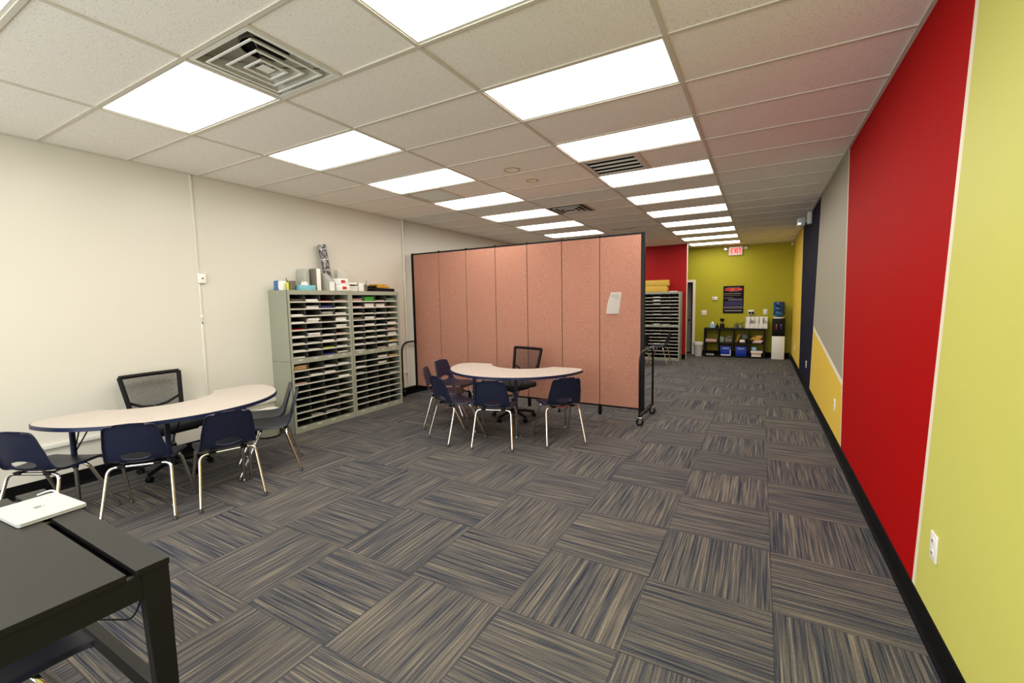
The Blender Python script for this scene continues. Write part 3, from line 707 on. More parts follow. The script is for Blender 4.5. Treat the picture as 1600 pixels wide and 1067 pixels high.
MB().box((0, 0, .030), (.25, .36, .035), 'black', .004).build('contents', t)
t = thing('folder_pile', 'golden brown folders heaped on the black letter tray', 'folders', (-1.0, 2.32, Z1+.049))
MB().box((0, .02, .022), (.22, .24, .03), 'gold', .008, Matrix.Rotation(.08, 4, 'Z')).build('lower_folder', t); MB().box((0, -.0, .052), (.2, .20, .022), 'gold', .006, Matrix.Rotation(-.1, 4, 'Z')).box((0, -.13, .02), (.18, .05, .035), 'black', .01).build('upper_folder', t)
# on the third sorter
for k, (z0, x0, x1) in enumerate(((0, -.02, .575), (.155, .0, .605))):
    topbox('flat_carton', ('lower' if k == 0 else 'upper') + ' flat mustard yellow carton on the sorter by the red wall', 'box', 1.44+x0, 1.44+x1, YRED-.33, YRED-.04, Z1+z0, Z1+z0+.15, 'mustard', .004)
o = topbox('paper_sheets', 'white sheets lying beside the mustard cartons on the sorter', 'papers', 2.08, 2.25, YRED-.34, YRED-.06, Z1, Z1+.015, 'paper', .001)

# waste bin with papers near table
t = thing('waste_bin', 'grey waste bin against the cream wall between kidney table and sorters', 'waste bin', (-1.06, .50, 0))
MB().lathe([(.001, .01), (.115, .01), (.12, .0), (.130, .32), (.134, .325), (.127, .32), (.112, .02)], m='steel', seg=24).build('body', t)
MB().cyl((0, 0, 0), (0, 0, .02), .123, 'black', 24).build('base_ring', t)
tag(MB().box((0, 0, .003), (.20, .26, .003), 'paper', rot=Matrix.Rotation(.3, 4, 'Z')).box((.01, .01, .008), (.18, .24, .003), 'paper', rot=Matrix.Rotation(.04, 4, 'Z')).build('loose_papers', None, (-1.06, .50, .3255), smooth=0), 'white papers lying across the waste bin behind the stacked chairs', 'papers')

# ------------------------------------------------------------------ room divider
DVx0, DVx1, DVy0, DVy1 = -1.155, 2.83, 3.285, 3.220
ang = math.atan2(DVy1-DVy0, DVx1-DVx0); LEN = math.hypot(DVx1-DVx0, DVy1-DVy0); PW = (LEN-.09)/7
dv = thing('room_divider', 'long terracotta fabric folding room divider on black wheeled end frames', 'room divider', (DVx0, DVy0, 0), ang)
z0, z1 = .125, 2.44
for k in range(7):
    x0 = .045+k*PW; x1 = x0+PW
    p = MB().bx(x0+.004, x1-.004, -.020, .020, z0+.02, z1-.022, 'fabric', .004).build('panel', dv, smooth=0)
    MB().bx(x0+.003, x1-.003, -.022, .022, z1-.022, z1, 'blackm').bx(x0+.003, x1-.003, -.022, .022, z0, z0+.02, 'blackm').bx(x0+.001, x0+.004, -.018, .018, z0, z1, 'blackm').build('panel_frame', p, smooth=0)
    if k:
        MB().cyl((x0, 0, z1-.01), (x0, 0, z1+.014), .012, 'blackm', 12, bev=.003).box((x0, 0, z1+.002), (.04, .03, .008), 'blackm', .002).build('hinge_cap', dv)
        # foot with two casters under every second joint
        if k % 2 == 1:
            ft = MB().bx(x0-.018, x0+.018, -.018, .018, .06, z0, 'blackm').bx(x0-.016, x0+.016, -.16, .16, .058, .08, 'blackm', .003).build('foot', dv)
            for sy in (-.14, .14):
                MB().cyl((x0-.010, sy, .026), (x0+.010, sy, .026), .026, 'black', 18, bev=.004).box((x0, sy, .05), (.030, .020, .02), 'chromed', .003).build('caster', ft)
        else:
            MB().bx(x0-.02, x0+.02, -.02, .02, .0, z0, 'blackm').build('foot', dv)
for x in (.022, LEN-.022): MB().bx(x-.022, x+.022, -.025, .025, z0-.02, z1+.006, 'blackm', .003).build('end_post', dv, smooth=0)
for x, s_ in ((.018, -1), (LEN+.03, 1)):
    zt = .93
    ef = MB().tube([(x, -.35, .13), (x, -.35, zt), (x, .35, zt), (x, .35, .13)], .014, 'blackm', 12, .17).bx(x-.018, x+.018, -.37, .37, .115, .15, 'blackm', .004).box((x-s_*.02, 0, .105), (.06, .06, .03), 'blackm').box((x-s_*.018, 0, .9), (.05, .04, .03), 'blackm').build('end_frame', dv)
    for sy in (-.335, .335):
        MB().cyl((x, sy-.014, .048), (x, sy+.014, .048), .048, 'black', 24, bev=.006).cyl((x, sy-.017, .048), (x, sy+.017, .048), .020, 'chrome', 16).box((x, sy, .106), (.05, .05, .012), 'chrome', .002).box((x+.01, sy-.020, .078), (.035, .003, .060), 'chrome').box((x+.01, sy+.020, .078), (.035, .003, .060), 'chrome').build('caster', ef)
# paper sheet on the divider: curled at the lower left
b = MB(); bm = bmesh.new(); n_, m__ = 10, 12; V_ = []
for j in range(m__+1):
    for i in range(n_+1):
        u, v = i/n_, j/m__
        x = (-.103+.170*u)*(1-v)+(-.040+.142*u)*v-.012*math.sin(PI*v)*(1-u); z = -.145+.285*v
        yv = -.002-.016*(1-v)*(1-u)-.012*math.sin(PI*u)*(1-v)-.006*v*(1-u)
        V_.append(bm.verts.new((x, yv, z)))
for j in range(m__):
    for i in range(n_): a = j*(n_+1)+i; bm.faces.new((V_[a], V_[a+1], V_[a+n_+2], V_[a+n_+1]))
bmesh.ops.solidify(bm, geom=bm.faces[:], thickness=.0006); bmesh.ops.recalc_face_normals(bm, faces=bm.faces)
b._add(bm, None, 'paper')
t = thing('notice_sheet', 'white printed sheet taped to the right end panel of the divider', 'paper', (2.43, 3.2265-.0245, 1.545), ang)
b.build('sheet', t)
b = MB(); gy = -.0075
for z, xa, xb in ((.105, -.030, .055), (.085, -.035, .015), (.085, .03, .05), (.062, -.04, -.01), (.062, .01, .07)): b.box(((xa+xb)/2, gy-.0020, z), (xb-xa, .001, .004), 'greyfold')
b.build('print', t, smooth=0)

# ------------------------------------------------------------------ kidney tables
def kidney_outline(R, grow=0):
    P = []; Ro = R+grow; yt = .10
    n = 40; rc = .16
    # outer arc from right tip round the front to the left tip
    a0 = math.asin((yt-rc)/(Ro-rc))
    cxr = math.sqrt((Ro-rc)**2-(yt-rc)**2)
    for k in range(9):
        a = PI/2-(PI/2-a0)*k/8; P.append((cxr+rc*math.cos(a)+grow*0, yt-rc+rc*math.sin(a)))
    for k in range(1, n):
        a = a0-(PI+2*a0)*k/n; P.append((Ro*math.cos(a), Ro*math.sin(a)))
    for k in range(9):
        a = PI-a0-(PI/2-a0)*k/8 ; P.append((-cxr+rc*math.cos(a), yt-rc+rc*math.sin(a)))
    # inner bite
    ri = .47-grow; yc = .255; h_ = math.sqrt(max(ri*ri-(yt-yc)**2, .01)); aL = math.atan2(yt-yc, -h_); aR = math.atan2(yt-yc, h_)
    aL = aL+2*PI if aL < 0 else aL; aR = aR+2*PI if aR < 0 else aR
    for k in range(17):
        a = aL+(aR-aL)*k/16; P.append((ri*math.cos(a), yc+ri*math.sin(a)))
    return P
TZ = .74
def ktable():
    t = thing('kidney_table', '', 'table', group='kidney tables')
    MB().prism(kidney_outline(.882, 0), TZ-.022, TZ, 'tabletop').build('tabletop', t, smooth=30)
    ed = MB().prism(kidney_outline(.890, .0), TZ-.030, TZ-.0015, 'navyedge').build('edge_band', t, smooth=30)
    for (x, y) in ((-.66, -.04), (.66, -.04), (-.28, -.66), (.28, -.66)):
        lg = MB().cyl((x, y, .34), (x, y, TZ-.03), .019, 'navyedge', 18).box((x, y, TZ-.034), (.13, .13, .006), 'navyedge', .002).build('leg', t)
        MB().cyl((x, y, .02), (x, y, .34), .014, 'chromed', 16).build('leg_insert', lg)
        MB().lathe([(.001, 0), (.017, 0), (.019, .008), (.012, .022)], (x, y, 0), 'chromed', 16).build('glide', lg)
        d = Vector((x, y, 0)).normalized(); tt = Vector((-d.y, d.x, 0))
        for q in (-1, 1):
            e = Vector((x, y, 0))-d*.10+tt*q*.10
            MB().tube([(x, y, .45), (e.x, e.y, TZ-.032)], .005, 'blackm', 8).build('brace', lg)
    return t
KT1 = ktable(); KT1['label'] = 'kidney shaped table with navy edge by the cream wall, nearer one'; KT1.location = (-.575, -.715, 0); KT1.rotation_euler = (0, 0, PI/2)
KT2 = dup(KT1, (1.386, 2.416, 0), math.radians(3), 'kidney shaped table with navy edge in front of the terracotta divider')

# ------------------------------------------------------------------ navy student chairs
def chair_shell():
    prof = [(.475, .412), (.468, .432), (.440, .443), (.37, .446), (.28, .440), (.19, .434), (.13, .440), (.090, .458), (.066, .490), (.050, .535), (.036, .59), (.022, .645), (.008, .705), (-.002, .742), (-.010, .760), (-.014, .766)]
    wid = [.170, .192, .205, .212, .213, .208, .204, .200, .196, .190, .186, .177, .168, .158, .138, .095]
    # resample along the profile (linear in index with smoothstep-free Catmull-Rom)
    def cr_i(a, t):
        n = len(a)-1; x = t*n; i = min(int(x), n-1); f_ = x-i
        p = [a[max(i-1, 0)], a[i], a[i+1], a[min(i+2, n)]]
        def s(p0, p1, p2, p3): return .5*((2*p1)+(-p0+p2)*f_+(2*p0-5*p1+4*p2-p3)*f_*f_+(-p0+3*p1-3*p2+p3)*f_**3)
        return s(*p) if not isinstance(p[0], tuple) else tuple(s(*[q[k] for q in p]) for k in range(len(p[0])))
    NT, NW = 84, 36
    bm = bmesh.new(); g = []
    for j in range(NT+1):
        t = j/NT; y, z = cr_i(prof, t); w_ = cr_i(wid, t); y2, z2 = cr_i(prof, min(1, t+.01)); y1, z1 = cr_i(prof, max(0, t-.01))
        tx = Vector((0, y2-y1, z2-z1)).normalized(); nn = Vector((0, -tx.z, tx.y))      # normal: up on the seat, forward on the back
        if nn.z < -.2: nn = -nn
        nn = Vector((0, tx.z, -tx.y)) if False else nn
        up = Vector((0, tx.z, -tx.y))
        # choose the side that is up on the seat / forward on the back
        row = []
        for i in range(NW+1):
            s = -1+2*i/NW; cup = .022*(s*s)*min(1, (t*3))*(1-.75*max(0, (t-.6)/.4)); 
            bk = 1 if t > .45 else 0
            e = max(0, (abs(s)-.93)/.07)
            fwd = up if up.z > 0 or (up.z <= 0 and up.y > 0) else -up
            p = Vector((s*w_, y, z))+fwd*(cup-.016*e*e)
            p.z -= .012*s*s*max(0, (t-.7)/.3); row.append(bm.verts.new(p))
        g.append(row)
    uv = {}
    EY, EZ = 0, .508
    for j in range(NT):
        for i in range(NW):
            bm.faces.new((g[j][i], g[j][i+1], g[j+1][i+1], g[j+1][i]))
    # oval hand hole in the lower back
    def inside(v):
        return (v.x/.092)**2+((v.z-EZ)/.028)**2 < 1 and v.y < .12
    kill = [f_ for f_ in bm.faces if all(inside(v.co) for v in f_.verts)]
    bmesh.ops.delete(bm, geom=kill, context='FACES')
    for v in bm.verts:
        if v.is_boundary and abs(v.co.x) < .12 and abs(v.co.z-EZ) < .045 and v.co.y < .12 and v.link_faces:
            dx, dz = v.co.x/.092, (v.co.z-EZ)/.028; l = math.hypot(dx, dz)
            if l > .01: v.co.x = .092*dx/l; v.co.z = EZ+.028*dz/l
    bmesh.ops.delete(bm, geom=[v for v in bm.verts if not v.link_faces], context='VERTS')
    bmesh.ops.recalc_face_normals(bm, faces=bm.faces)
    bmesh.ops.solidify(bm, geom=bm.faces[:], thickness=.006)
    bmesh.ops.recalc_face_normals(bm, faces=bm.faces)
    b = MB(); b._add(bm, None, 'navy'); return b
def chair():
    t = thing('student_chair', '', 'chair')
    chair_shell().build('seat_shell', t, smooth=50)
    r = .0115
    for s in (-1, 1):
        for (y0, z_, x1, y1) in ((.115, .418, .225, 0.), (.315, .428, .220, .50)):
            lg = MB().tube([(0, y0, z_), (s*.192, y0, z_), (s*x1, y1, .018)], r, 'chrome', 12, .055).build('leg', t)
            MB().lathe([(.001, 0), (.015, 0), (.017, .006), (.013, .02), (.013, .035)], (s*x1, y1, 0), 'chromed', 14).build('glide', lg)
    for s in (-1, 1):
        MB().tube([(s*.11, .115, .418), (s*.11, .315, .428)], .008, 'chrome', 8).build('side_rail', t)
        MB().box((s*.11, .115, .424), (.05, .035, .022), 'black', .004).box((s*.11, .315, .432), (.05, .03, .012), 'black', .004).build('mounting_bracket', t)
    return t
C0 = chair(); c_used = False
def place_chair(x, y, fx, fy, label, group=None, z=0, tilt=0):
    global c_used
    rz = math.atan2(-fx, fy)
    if not c_used: C0.location = (x, y, z); C0.rotation_euler = (tilt, 0, rz); C0['label'] = label; c_used = True; o = C0; 
    else: o = dup(C0, (x, y, z), (tilt, 0, rz), label)
    if group: o['group'] = group
    elif 'group' in o: del o['group']
    return o
g1_, g2_ = 'navy chairs at the near kidney table', 'navy chairs at the far kidney table'
place_chair(-.30, -1.745, -.466, .885, 'navy plastic chair at the far left edge of the photo, partly behind the desk', g1_)
place_chair(.215, -1.275, -.77, .64, 'navy plastic chair, middle left of the near kidney table, back to camera', g1_)
place_chair(.487, -.742, -.95, .31, 'navy plastic chair, third from left at the near kidney table, standing alone', g1_)
place_chair(.148, .088, -.57, -.82, 'navy chair at the right end of the near table, nearer of two by the sorter', g1_)
place_chair(-.25, .285, -.52, -.855, 'navy chair at the right end of the near table, farther one by the wall', g1_)
place_chair(.38, 1.75, .87, .48, 'navy plastic chair at left of the far kidney table, half hidden by another', g2_)
place_chair(.10, 2.42, 1, .05, 'navy plastic chair at the far left end of the divider side table', g2_)
place_chair(.965, 1.25, .385, .92, 'navy plastic chair left front of the far kidney table, seat turned right', g2_)
place_chair(1.68, 1.255, -.30, .95, 'navy plastic chair front centre of the far kidney table, back to camera', g2_)
place_chair(2.34, 1.74, -.70, .71, 'navy plastic chair at the right front of the far kidney table', g2_)
place_chair(1.76, 7.98, -.85, .5, 'dark navy chair behind the divider, left one by the far sorter', 'navy chairs behind the divider')
place_chair(2.24, 8.50, -1, .05, 'navy chair seen from the side behind the divider, right one by the far sorter', 'navy chairs behind the divider')
place_chair(1.98, -2.56, 0.0, 1, 'navy plastic chair pushed under the black desk in the lower left corner')

# ------------------------------------------------------------------ teacher's mesh chairs
def task_chair():
    t = thing('office_chair', '', 'office chair', group='black mesh back office chairs')
    MB().box((0, .02, .47), (.50, .48, .075), 'blackfab', .03, seg=4).build('seat', t)
    MB().bx(-.16, .16, -.14, .16, .40, .435, 'black', .01).cyl((.16, .05, .415), (.27, .05, .415), .006, 'black', 8).build('seat_mechanism', t)
    # back: frame trapezoid leaning back at y -.22 .. -.30
    def bp(u, v):   # u -1..1, v 0..1
        w_ = .215+.035*v; return Vector((u*w_, -.235-.075*v-.018*(1-u*u), .60+.335*v))
    fr = MB()
    def strip(a, b_, wdt, n=12):
        pts = [bp(a[0]+(b_[0]-a[0])*k/n, a[1]+(b_[1]-a[1])*k/n) for k in range(n+1)]
        for p, q in zip(pts, pts[1:]):
            fr.tube([p, q], wdt, 'black', 8)
    for a, b_, w_ in (((-1, 0), (-1, 1), .021), ((1, 0), (1, 1), .021), ((-1, 1), (1, 1), .019), ((-1, 0), (1, 0), .016)): strip(a, b_, w_)
    fr.build('back_frame', t)
    b = MB(); bm = bmesh.new(); n = 10; V = [[bm.verts.new(bp(-1+2*i/n, j/n)) for i in range(n+1)] for j in range(n+1)]
    for j in range(n):
        for i in range(n): bm.faces.new((V[j][i], V[j][i+1], V[j+1][i+1], V[j+1][i]))
    b._add(bm, None, 'net'); b.build('back_mesh', t)
    lb = MB()
    for s in (-1, 1): lb.tube([bp(s*.98, .28), bp(s*.5, .10)+Vector((0, -.02, 0)), bp(0, .04)+Vector((0, -.03, 0))], .013, 'black', 8)
    lb.build('lumbar_brace', t)
    MB().tube([(0, -.08, .41), (0, -.26, .42), (0, -.295, .50), (0, -.27, .62)], .022, 'black', 10, .06).build('back_support', t)
    MB().cyl((0, 0, .22), (0, 0, .40), .016, 'chromed', 16).cyl((0, 0, .10), (0, 0, .27), .026, 'black', 16).build('gas_column', t)
    MB().cyl((0, 0, .07), (0, 0, .13), .045, 'black', 20, .035).build('base_hub', t)
    for k in range(5):
        a = 2*PI*k/5+.4; d = Vector((math.cos(a), math.sin(a), 0)); e = d*.29
        lg = MB().tube([d*.03+Vector((0, 0, .105)), d*.16+Vector((0, 0, .10)), e+Vector((0, 0, .072))], .019, 'black', 8).build('base_leg', t)
        p = d.cross(Vector((0, 0, 1)))
        MB().cyl(e+p*.022+Vector((0, 0, .027)), e+p*.006+Vector((0, 0, .027)), .027, 'black', 16).cyl(e-p*.022+Vector((0, 0, .027)), e-p*.006+Vector((0, 0, .027)), .027, 'black', 16).cyl(e+Vector((0, 0, .03)), e+Vector((0, 0, .075)), .008, 'black', 8).build('caster', lg)
    return t
T1 = task_chair(); T1['label'] = 'black mesh back office chair between the cream wall and nearer kidney table'; T1.location = (-.80, -.60, 0); T1.rotation_euler = (0, 0, math.radians(-87))
T2 = dup(T1, (1.235, 2.53, 0), PI-.27, 'black mesh back office chair between the divider and farther kidney table')

# ------------------------------------------------------------------ desk with laptop
dx0, dx1, dyb, DZt = 1.205, 2.415, -1.955, .74
dyf = -2.50
DESK = t = thing('desk', 'black brown desk with a cable slot in the lower left corner', 'desk', (0, 0, 0))
MB().bx(dx0, dx1, dyf, -2.072, DZt-.022, DZt, 'desk', .002).build('desktop', t, smooth=0)
MB().bx(dx0, dx1, -2.048, dyb, DZt-.022, DZt, 'desk', .002).build('rear_strip', t, smooth=0)
MB().bx(1.60, 1.66, -2.08, -2.04, DZt-.058, DZt-.010, 'chromed', .003).build('cable_clip', t)
MB().bx(dx0+.03, dx1-.045, -2.16, -2.0, DZt-.065, DZt-.060, 'black').bx(dx0+.03, dx1-.045, -2.165, -2.16, DZt-.065, DZt-.03, 'black').bx(dx0+.03, dx1-.045, -2.0, -1.995, DZt-.065, DZt-.03, 'black').build('cable_tray', t, smooth=0)
MB().bx(dx1-.028, dx1-.006, dyf+.03, -2.03, DZt-.105, DZt-.0225, 'desk').build('end_apron', t, smooth=0)
MB().bx(dx0+.006, dx0+.028, dyf+.03, -2.03, DZt-.105, DZt-.0225, 'desk').build('end_apron', t, smooth=0)
MB().bx(dx0+.04, dx1-.04, dyb-.028, dyb-.008, DZt-.105, DZt-.0225, 'desk').build('back_apron', t, smooth=0)
for lx in (dx0+.003, dx1-.043):
    for yy, s in ((dyb-.003, -1), (dyf+.003, 1)):
        MB().prism([(yy, DZt-.0225), (yy+s*.075, DZt-.0225), (yy+s*.052, 0), (yy+0*s, 0)] if True else [], lx, lx+.04, 'desk', Matrix(((0, 0, 1, 0), (1, 0, 0, 0), (0, 1, 0, 0), (0, 0, 0, 1)))).build('leg', t, smooth=0)
MB().bx(dx0+.045, dx1-.045, dyb-.045, dyb-.008, .20, .26, 'desk').build('stretcher', t, smooth=0)
for lx in (dx0+.008, dx1-.035): MB().bx(lx, lx+.025, dyf+.06, dyb-.06, .16, .21, 'desk').build('side_stretcher', t, smooth=0)
# laptop
t = thing('laptop', 'closed silver laptop lying on the black desk', 'laptop', (1.515, -2.048, DZt+.0008), math.radians(4))
def rrect(w_, h_, r, n=6):
    P = []
    for cx_, cy_, a0 in ((w_/2-r, h_/2-r, 0), (-w_/2+r, h_/2-r, 90), (-w_/2+r, -h_/2+r, 180), (w_/2-r, -h_/2+r, 270)):
        for k in range(n+1): a = math.radians(a0+90*k/n); P.append((cx_+r*math.cos(a), cy_+r*math.sin(a)))
    return P
MB().prism(rrect(.292, .208, .012), .001, .0088, 'alu', bev=.0015).build('base', t, smooth=30)
lid = MB().prism(rrect(.292, .208, .012), .0094, .0155, 'alu', bev=.002).build('lid', t, smooth=30)
A_ = [(0, .010), (.006, .013), (.013, .011), (.017, .005)]   # fruit outline, right side with bite
out = [(0, .0105), (.006, .013), (.012, .0115), (.0158, .008), (.0122, .003), (.0120, -.002), (.0165, -.0075), (.012, -.0145), (.0065, -.018), (0, -.0165), (-.0065, -.018), (-.012, -.0145), (-.0165, -.0075), (-.018, .001), (-.0158, .008), (-.012, .0115), (-.006, .013)]
MB().prism([(x*.8, y*.8) for x, y in out][::-1], .0155, .0158, 'logo').prism([(-.000, .012), (.001, .018), (.007, .021), (.006, .015)], .0155, .0158, 'logo').build('logo', lid, smooth=0)
tag(MB().tube([(1.44, -1.975, DZt+.012), (1.43, -1.962, DZt+.022), (1.36, -1.965, DZt+.028), (1.31, -1.985, DZt+.010), (1.30, -2.0, DZt+.004)], .0035, 'white', 8, .03).build('charging_cable'), 'white charging cable looping from the laptop edge', 'cable')
MB().tube([(2.30, -1.995, .675), (2.28, -2.0, .55), (2.26, -2.02, .50), (2.10, -2.06, .47)], .003, 'black', 8, .04).build('hanging_cord', DESK)

# ------------------------------------------------------------------ back wall: cube shelf, cooler, bin
SX0, SX1, SF = 2.80, 4.265, YB-.40
t = thing('cube_shelf', 'low black cube shelf with eight compartments against the green wall', 'shelf', (SX0, SF, 0)); W_ = SX1-SX0
MB().bx(0, W_, 0, .385, .74, .78, 'shelf', .002).bx(0, W_, 0, .385, 0, .04, 'shelf', .002).build('top_and_bottom', t, smooth=0)
for k in (0, 1): MB().bx(k*(W_-.04), .04+k*(W_-.04), 0, .385, .04, .74, 'shelf').build('side', t, smooth=0)
for k in (1, 2, 3): MB().bx(k*W_/4-.01, k*W_/4+.01, .003, .385, .04, .74, 'shelf').build('partition', t, smooth=0)
MB().bx(.04, W_-.04, .004, .385, .38, .40, 'shelf').build('middle_shelf', t, smooth=0)
cw = W_/4
def incell(c, r): return SX0+cw*(c+.5), SF, (.401 if r == 0 else .041)
def bxo(name, label, cat, x, y, z, w_, d_, h_, m_, bev=.003, rz=0, ry=0):
    o = tag(MB().box((0, 0, h_/2), (w_, d_, h_), m_, bev).build(name, None, (x, y, z)), label, cat); o.rotation_euler = (0, ry, rz); return o
x, y, z = incell(0, 0)
bxo('paper_pile', 'pinkish white pile of papers in the top left cube compartment', 'papers', x, y+.17, z, .28, .30, .075, 'pinkp')
o = tag(MB().cyl((-.04, 0, 0), (.09, 0, .14), .008, 'wood', 8).build('wooden_pointer', None, (x+.02, y+.15, z+.082)), 'wooden stick leaning on papers in the top left compartment', 'stick')
x, y, z = incell(0, 1)
bxo('flat_box', 'flat dark box with pale edge in the bottom left compartment', 'box', x-.02, y+.15, z, .20, .26, .035, 'greyfile'); bxo('game_box', 'thin dark case on the flat box in the bottom left compartment', 'box', x, y+.15, z+.036, .18, .22, .03, 'dark')
x, y, z = incell(1, 0)
bxo('folder_block', 'grey green folder block in the second top compartment', 'folders', x-.10, y+.14, z, .10, .24, .15, 'greyfold')
t = thing('wire_basket', 'dark wire basket of odds and ends in the second top compartment', 'basket', (x+.06, y+.14, z))
MB().box((0, 0, .05), (.18, .24, .10), 'brownbin', .01).build('basket', t); MB().box((.02, 0, .14), (.12, .15, .08), 'brownbin', .03, Matrix.Rotation(.3, 4, 'Y')).box((-.05, .02, .12), (.06, .12, .05), 'wood', .02).build('contents', t)
x, y, z = incell(2, 0)
for k in (0, 1): bxo('yellow_folder', 'yellow folder leaning in the third top compartment, %s one' % ('left' if k == 0 else 'right'), 'folder', x-.145+.032*k, y+.15, z+.006, .014, .24, .22, 'gold', .002, ry=math.radians(22))
bxo('white_pack', 'small white pack in front of dark items, third top compartment', 'box', x+.02, y+.09, z, .13, .10, .075, 'white', .015)
bxo('black_case', 'black case with white stripe, third top compartment right side', 'box', x+.125, y+.12, z, .07, .18, .09, 'dark')
bxo('grey_pouch', 'grey green pouch piled at the back of third top compartment', 'pouch', x+.07, y+.30, z, .14, .12, .22, 'greyfold', .02)
x, y, z = incell(3, 0)
for k in range(3): bxo('paper_bundle', 'white paper bundle under the yellow envelopes, %s of three' % ('bottom', 'middle', 'top')[k], 'papers', x+.0+.015*k, y+.15, z+.028*k, .20, .27, .027, 'pinkp' if k != 1 else 'paper', rz=.05*(k-1))
for k in range(3): bxo('yellow_envelopes', 'yellow envelope bundle in the top right compartment, %s of three' % ('bottom', 'middle', 'top')[k], 'envelopes', x-.03+.03*k, y+.15, z+.086+.036*k, (.24, .22, .14)[k], .24, .035, 'gold' if k < 2 else 'tan', rz=.1*(k-1))
for c, nm in ((1, 'left'), (2, 'right')):
    x, y, z = incell(c, 1)
    t = thing('storage_bin', 'bright blue fabric storage bin in the bottom row, %s of the two' % nm, 'storage bin', (x, y+.16, z), group='blue storage bins')
    MB().box((0, 0, .125), (.27, .30, .25), 'blue', .012).build('body', t)
    MB().box((0, 0, .262), (.285, .31, .022), 'pblue', .006).build('rim', t); MB().box((0, -.1525, .20), (.16, .004, .02), 'lightblue').build('handle', t)
    if c == 1: MB().box((0, -.152, .02), (.24, .003, .03), 'white').box((.11, -.152, .10), (.02, .003, .13), 'white').build('label_strip', t)
x, y, z = incell(3, 1)
for k in range(3): bxo('paper_bundle', 'white paper bundle in the bottom right compartment, %s of three' % ('bottom', 'middle', 'top')[k], 'papers', x-.02+.01*k, y+.15, z+.05*k, (.22, .22, .27)[k], .27, .048, 'paper' if k != 1 else 'pinkp', rz=.06*(1-k))
bxo('blue_package', 'small blue package on paper bundles in the bottom right compartment', 'box', x-.07, y+.14, z+.152, .13, .16, .10, 'lightblue', .03)
# on top
ZT = .781
t = thing('tissue_box', 'pale blue tissue box on the left of the cube shelf top', 'tissue box', (3.0, SF+.15, ZT))
MB().box((0, 0, .055), (.12, .12, .11), 'lightblue', .004).build('carton', t); MB().lathe([(.035, .11), (.03, .14), (.012, .175), (.001, .18)], m='paper', seg=9).build('tissue', t)
t = thing('glue_bottle', 'small dark blue bottle between tissue box and black tumbler', 'bottle', (3.12, SF+.14, ZT))
MB().lathe([(.001, 0), (.045, 0), (.048, .03), (.035, .06), (.018, .075), (.012, .12), (.001, .122)], m='dark', seg=16).build('body', t); MB().cyl((0, 0, .122), (0, 0, .14), .012, 'blueb').build('cap', t)
t = thing('tumbler', 'tall black and brown tumbler on the cube shelf', 'tumbler', (3.235, SF+.15, ZT))
MB().lathe([(.001, 0), (.055, 0), (.055, .09), (.038, .12), (.038, .17), (.058, .25), (.001, .25)], m='black', seg=20).build('body', t); MB().lathe([(.039, .12), (.0395, .14), (.0395, .165), (.039, .17)], m='wood', seg=20).build('band', t)
t = thing('pen_cup', 'brown mesh pen cup on the cube shelf, full of pens', 'pen cup', (3.57, SF+.15, ZT))
MB().lathe([(.001, .0), (.045, 0), (.05, .11), (.047, .11), (.042, .004)], m='brownbin', seg=18).build('cup', t)
for k in range(5): MB().tube([(.01*math.cos(k), .01*math.sin(k), .02), (.045*math.cos(1.3*k), .04*math.sin(1.3*k), .15)], .005, ('wood', 'black', 'redp')[k % 3], 6).build('pen', t)
t = thing('wire_tray', 'small black wire box left of the white file organiser', 'basket', (3.68, SF+.15, ZT)); b = MB()
for z_ in (.004, .12):
    b.tube([(-.055, -.06, z_), (.055, -.06, z_), (.055, .06, z_), (-.055, .06, z_), (-.055, -.06, z_)], .004, 'black', 6)
for xx, yy in ((-.055, -.06), (.055, -.06), (.055, .06), (-.055, .06)): b.tube([(xx, yy, 0), (xx, yy, .12)], .004, 'black', 6)
b.build('wires', t); MB().box((0, 0, .04), (.09, .1, .065), 'greyfold').build('contents', t)
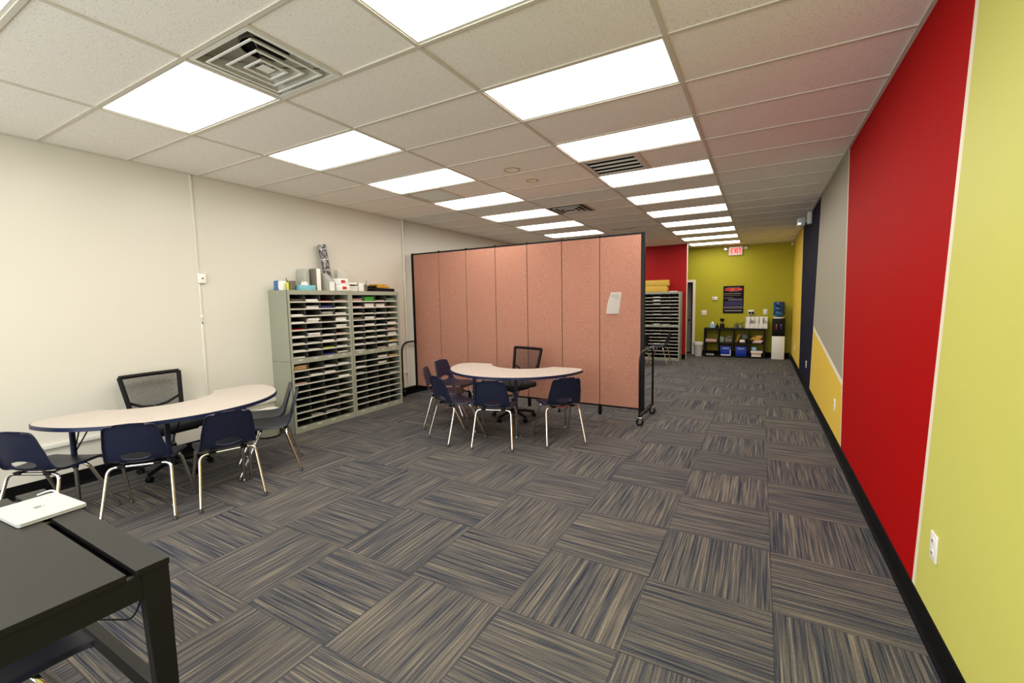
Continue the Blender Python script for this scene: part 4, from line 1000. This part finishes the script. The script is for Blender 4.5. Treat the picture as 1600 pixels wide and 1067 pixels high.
for k in range(5):
    x = 3.80+.045+.102*k
    t = thing('magazine_file', 'white magazine file on the cube shelf, %s of five from the left' % ordn[k], 'magazine file', (x, SF+.17, ZT), group='white magazine files on the cube shelf')
    MB().prism([(-.12, 0), (.12, 0), (.12, .30), (-.0, .30), (-.12, .125)], -.048, -.045, 'white', Matrix.Rotation(PI/2, 4, 'Z') @ Matrix.Rotation(PI/2, 4, 'X')).prism([(-.12, 0), (.12, 0), (.12, .30), (-.0, .30), (-.12, .125)], .045, .048, 'white', Matrix.Rotation(PI/2, 4, 'Z') @ Matrix.Rotation(PI/2, 4, 'X')).bx(-.045, .045, .117, .12, 0, .30, 'white').bx(-.045, .045, -.12, .117, 0, .003, 'white').build('body', t, smooth=0)
    MB().bx(-.045, .045, -.12, -.117, .0, .125, 'white').build('front', t, smooth=0)
    MB().bx(-.03, .03+.01*(k % 2), -.08, .10, .004, (.16, .20, .15, .26, .18)[k], ('paper', 'greyfold', 'paper', 'paper', 'greyfile')[k]).build('papers', t, smooth=0)

# water cooler
t = thing('water_cooler', 'white and black water cooler with blue bottle in the back corner', 'water cooler', (4.55, YB-.24, 0))
MB().bx(-.14, .14, -.16, .16, .0, .59, 'white', .006).build('cabinet', t); MB().bx(-.138, .138, -.155, .155, .591, 1.04, 'black', .008).build('tap_housing', t)
MB().lathe([(.06, 1.04), (.13, 1.045), (.13, 1.06), (.10, 1.075), (.05, 1.08)], m='white', seg=28).build('collar', t)
for xx, m_ in ((-.05, 'redp'), (.05, 'blue')):
    MB().box((xx, -.175, .84), (.025, .05, .05), m_, .006).cyl((xx, -.19, .77), (xx, -.19, .83), .012, m_, 12).box((xx, -.165, .88), (.014, .02, .02), 'white', .003).build('tap', t)
MB().lathe([(.035, 1.07), (.06, 1.08), (.125, 1.12), (.132, 1.16), (.132, 1.20), (.124, 1.21), (.124, 1.235), (.132, 1.245), (.132, 1.30), (.124, 1.31), (.124, 1.335), (.132, 1.345), (.132, 1.42), (.12, 1.46), (.06, 1.475), (.001, 1.475)], m='bottle', seg=32).build('water_bottle', t)
# bin at back
t = thing('waste_bin', 'light grey waste bin with liner beside the cube shelf at the door', 'waste bin', (2.655, YB-.33, 0))
MB().lathe([(.001, 0), (.10, 0), (.13, .36), (.12, .36), (.095, .01)], m='bagwhite', seg=24).build('body', t); MB().lathe([(.134, .31), (.14, .33), (.135, .385), (.122, .39), (.118, .33)], m='paper', seg=24).build('liner', t)
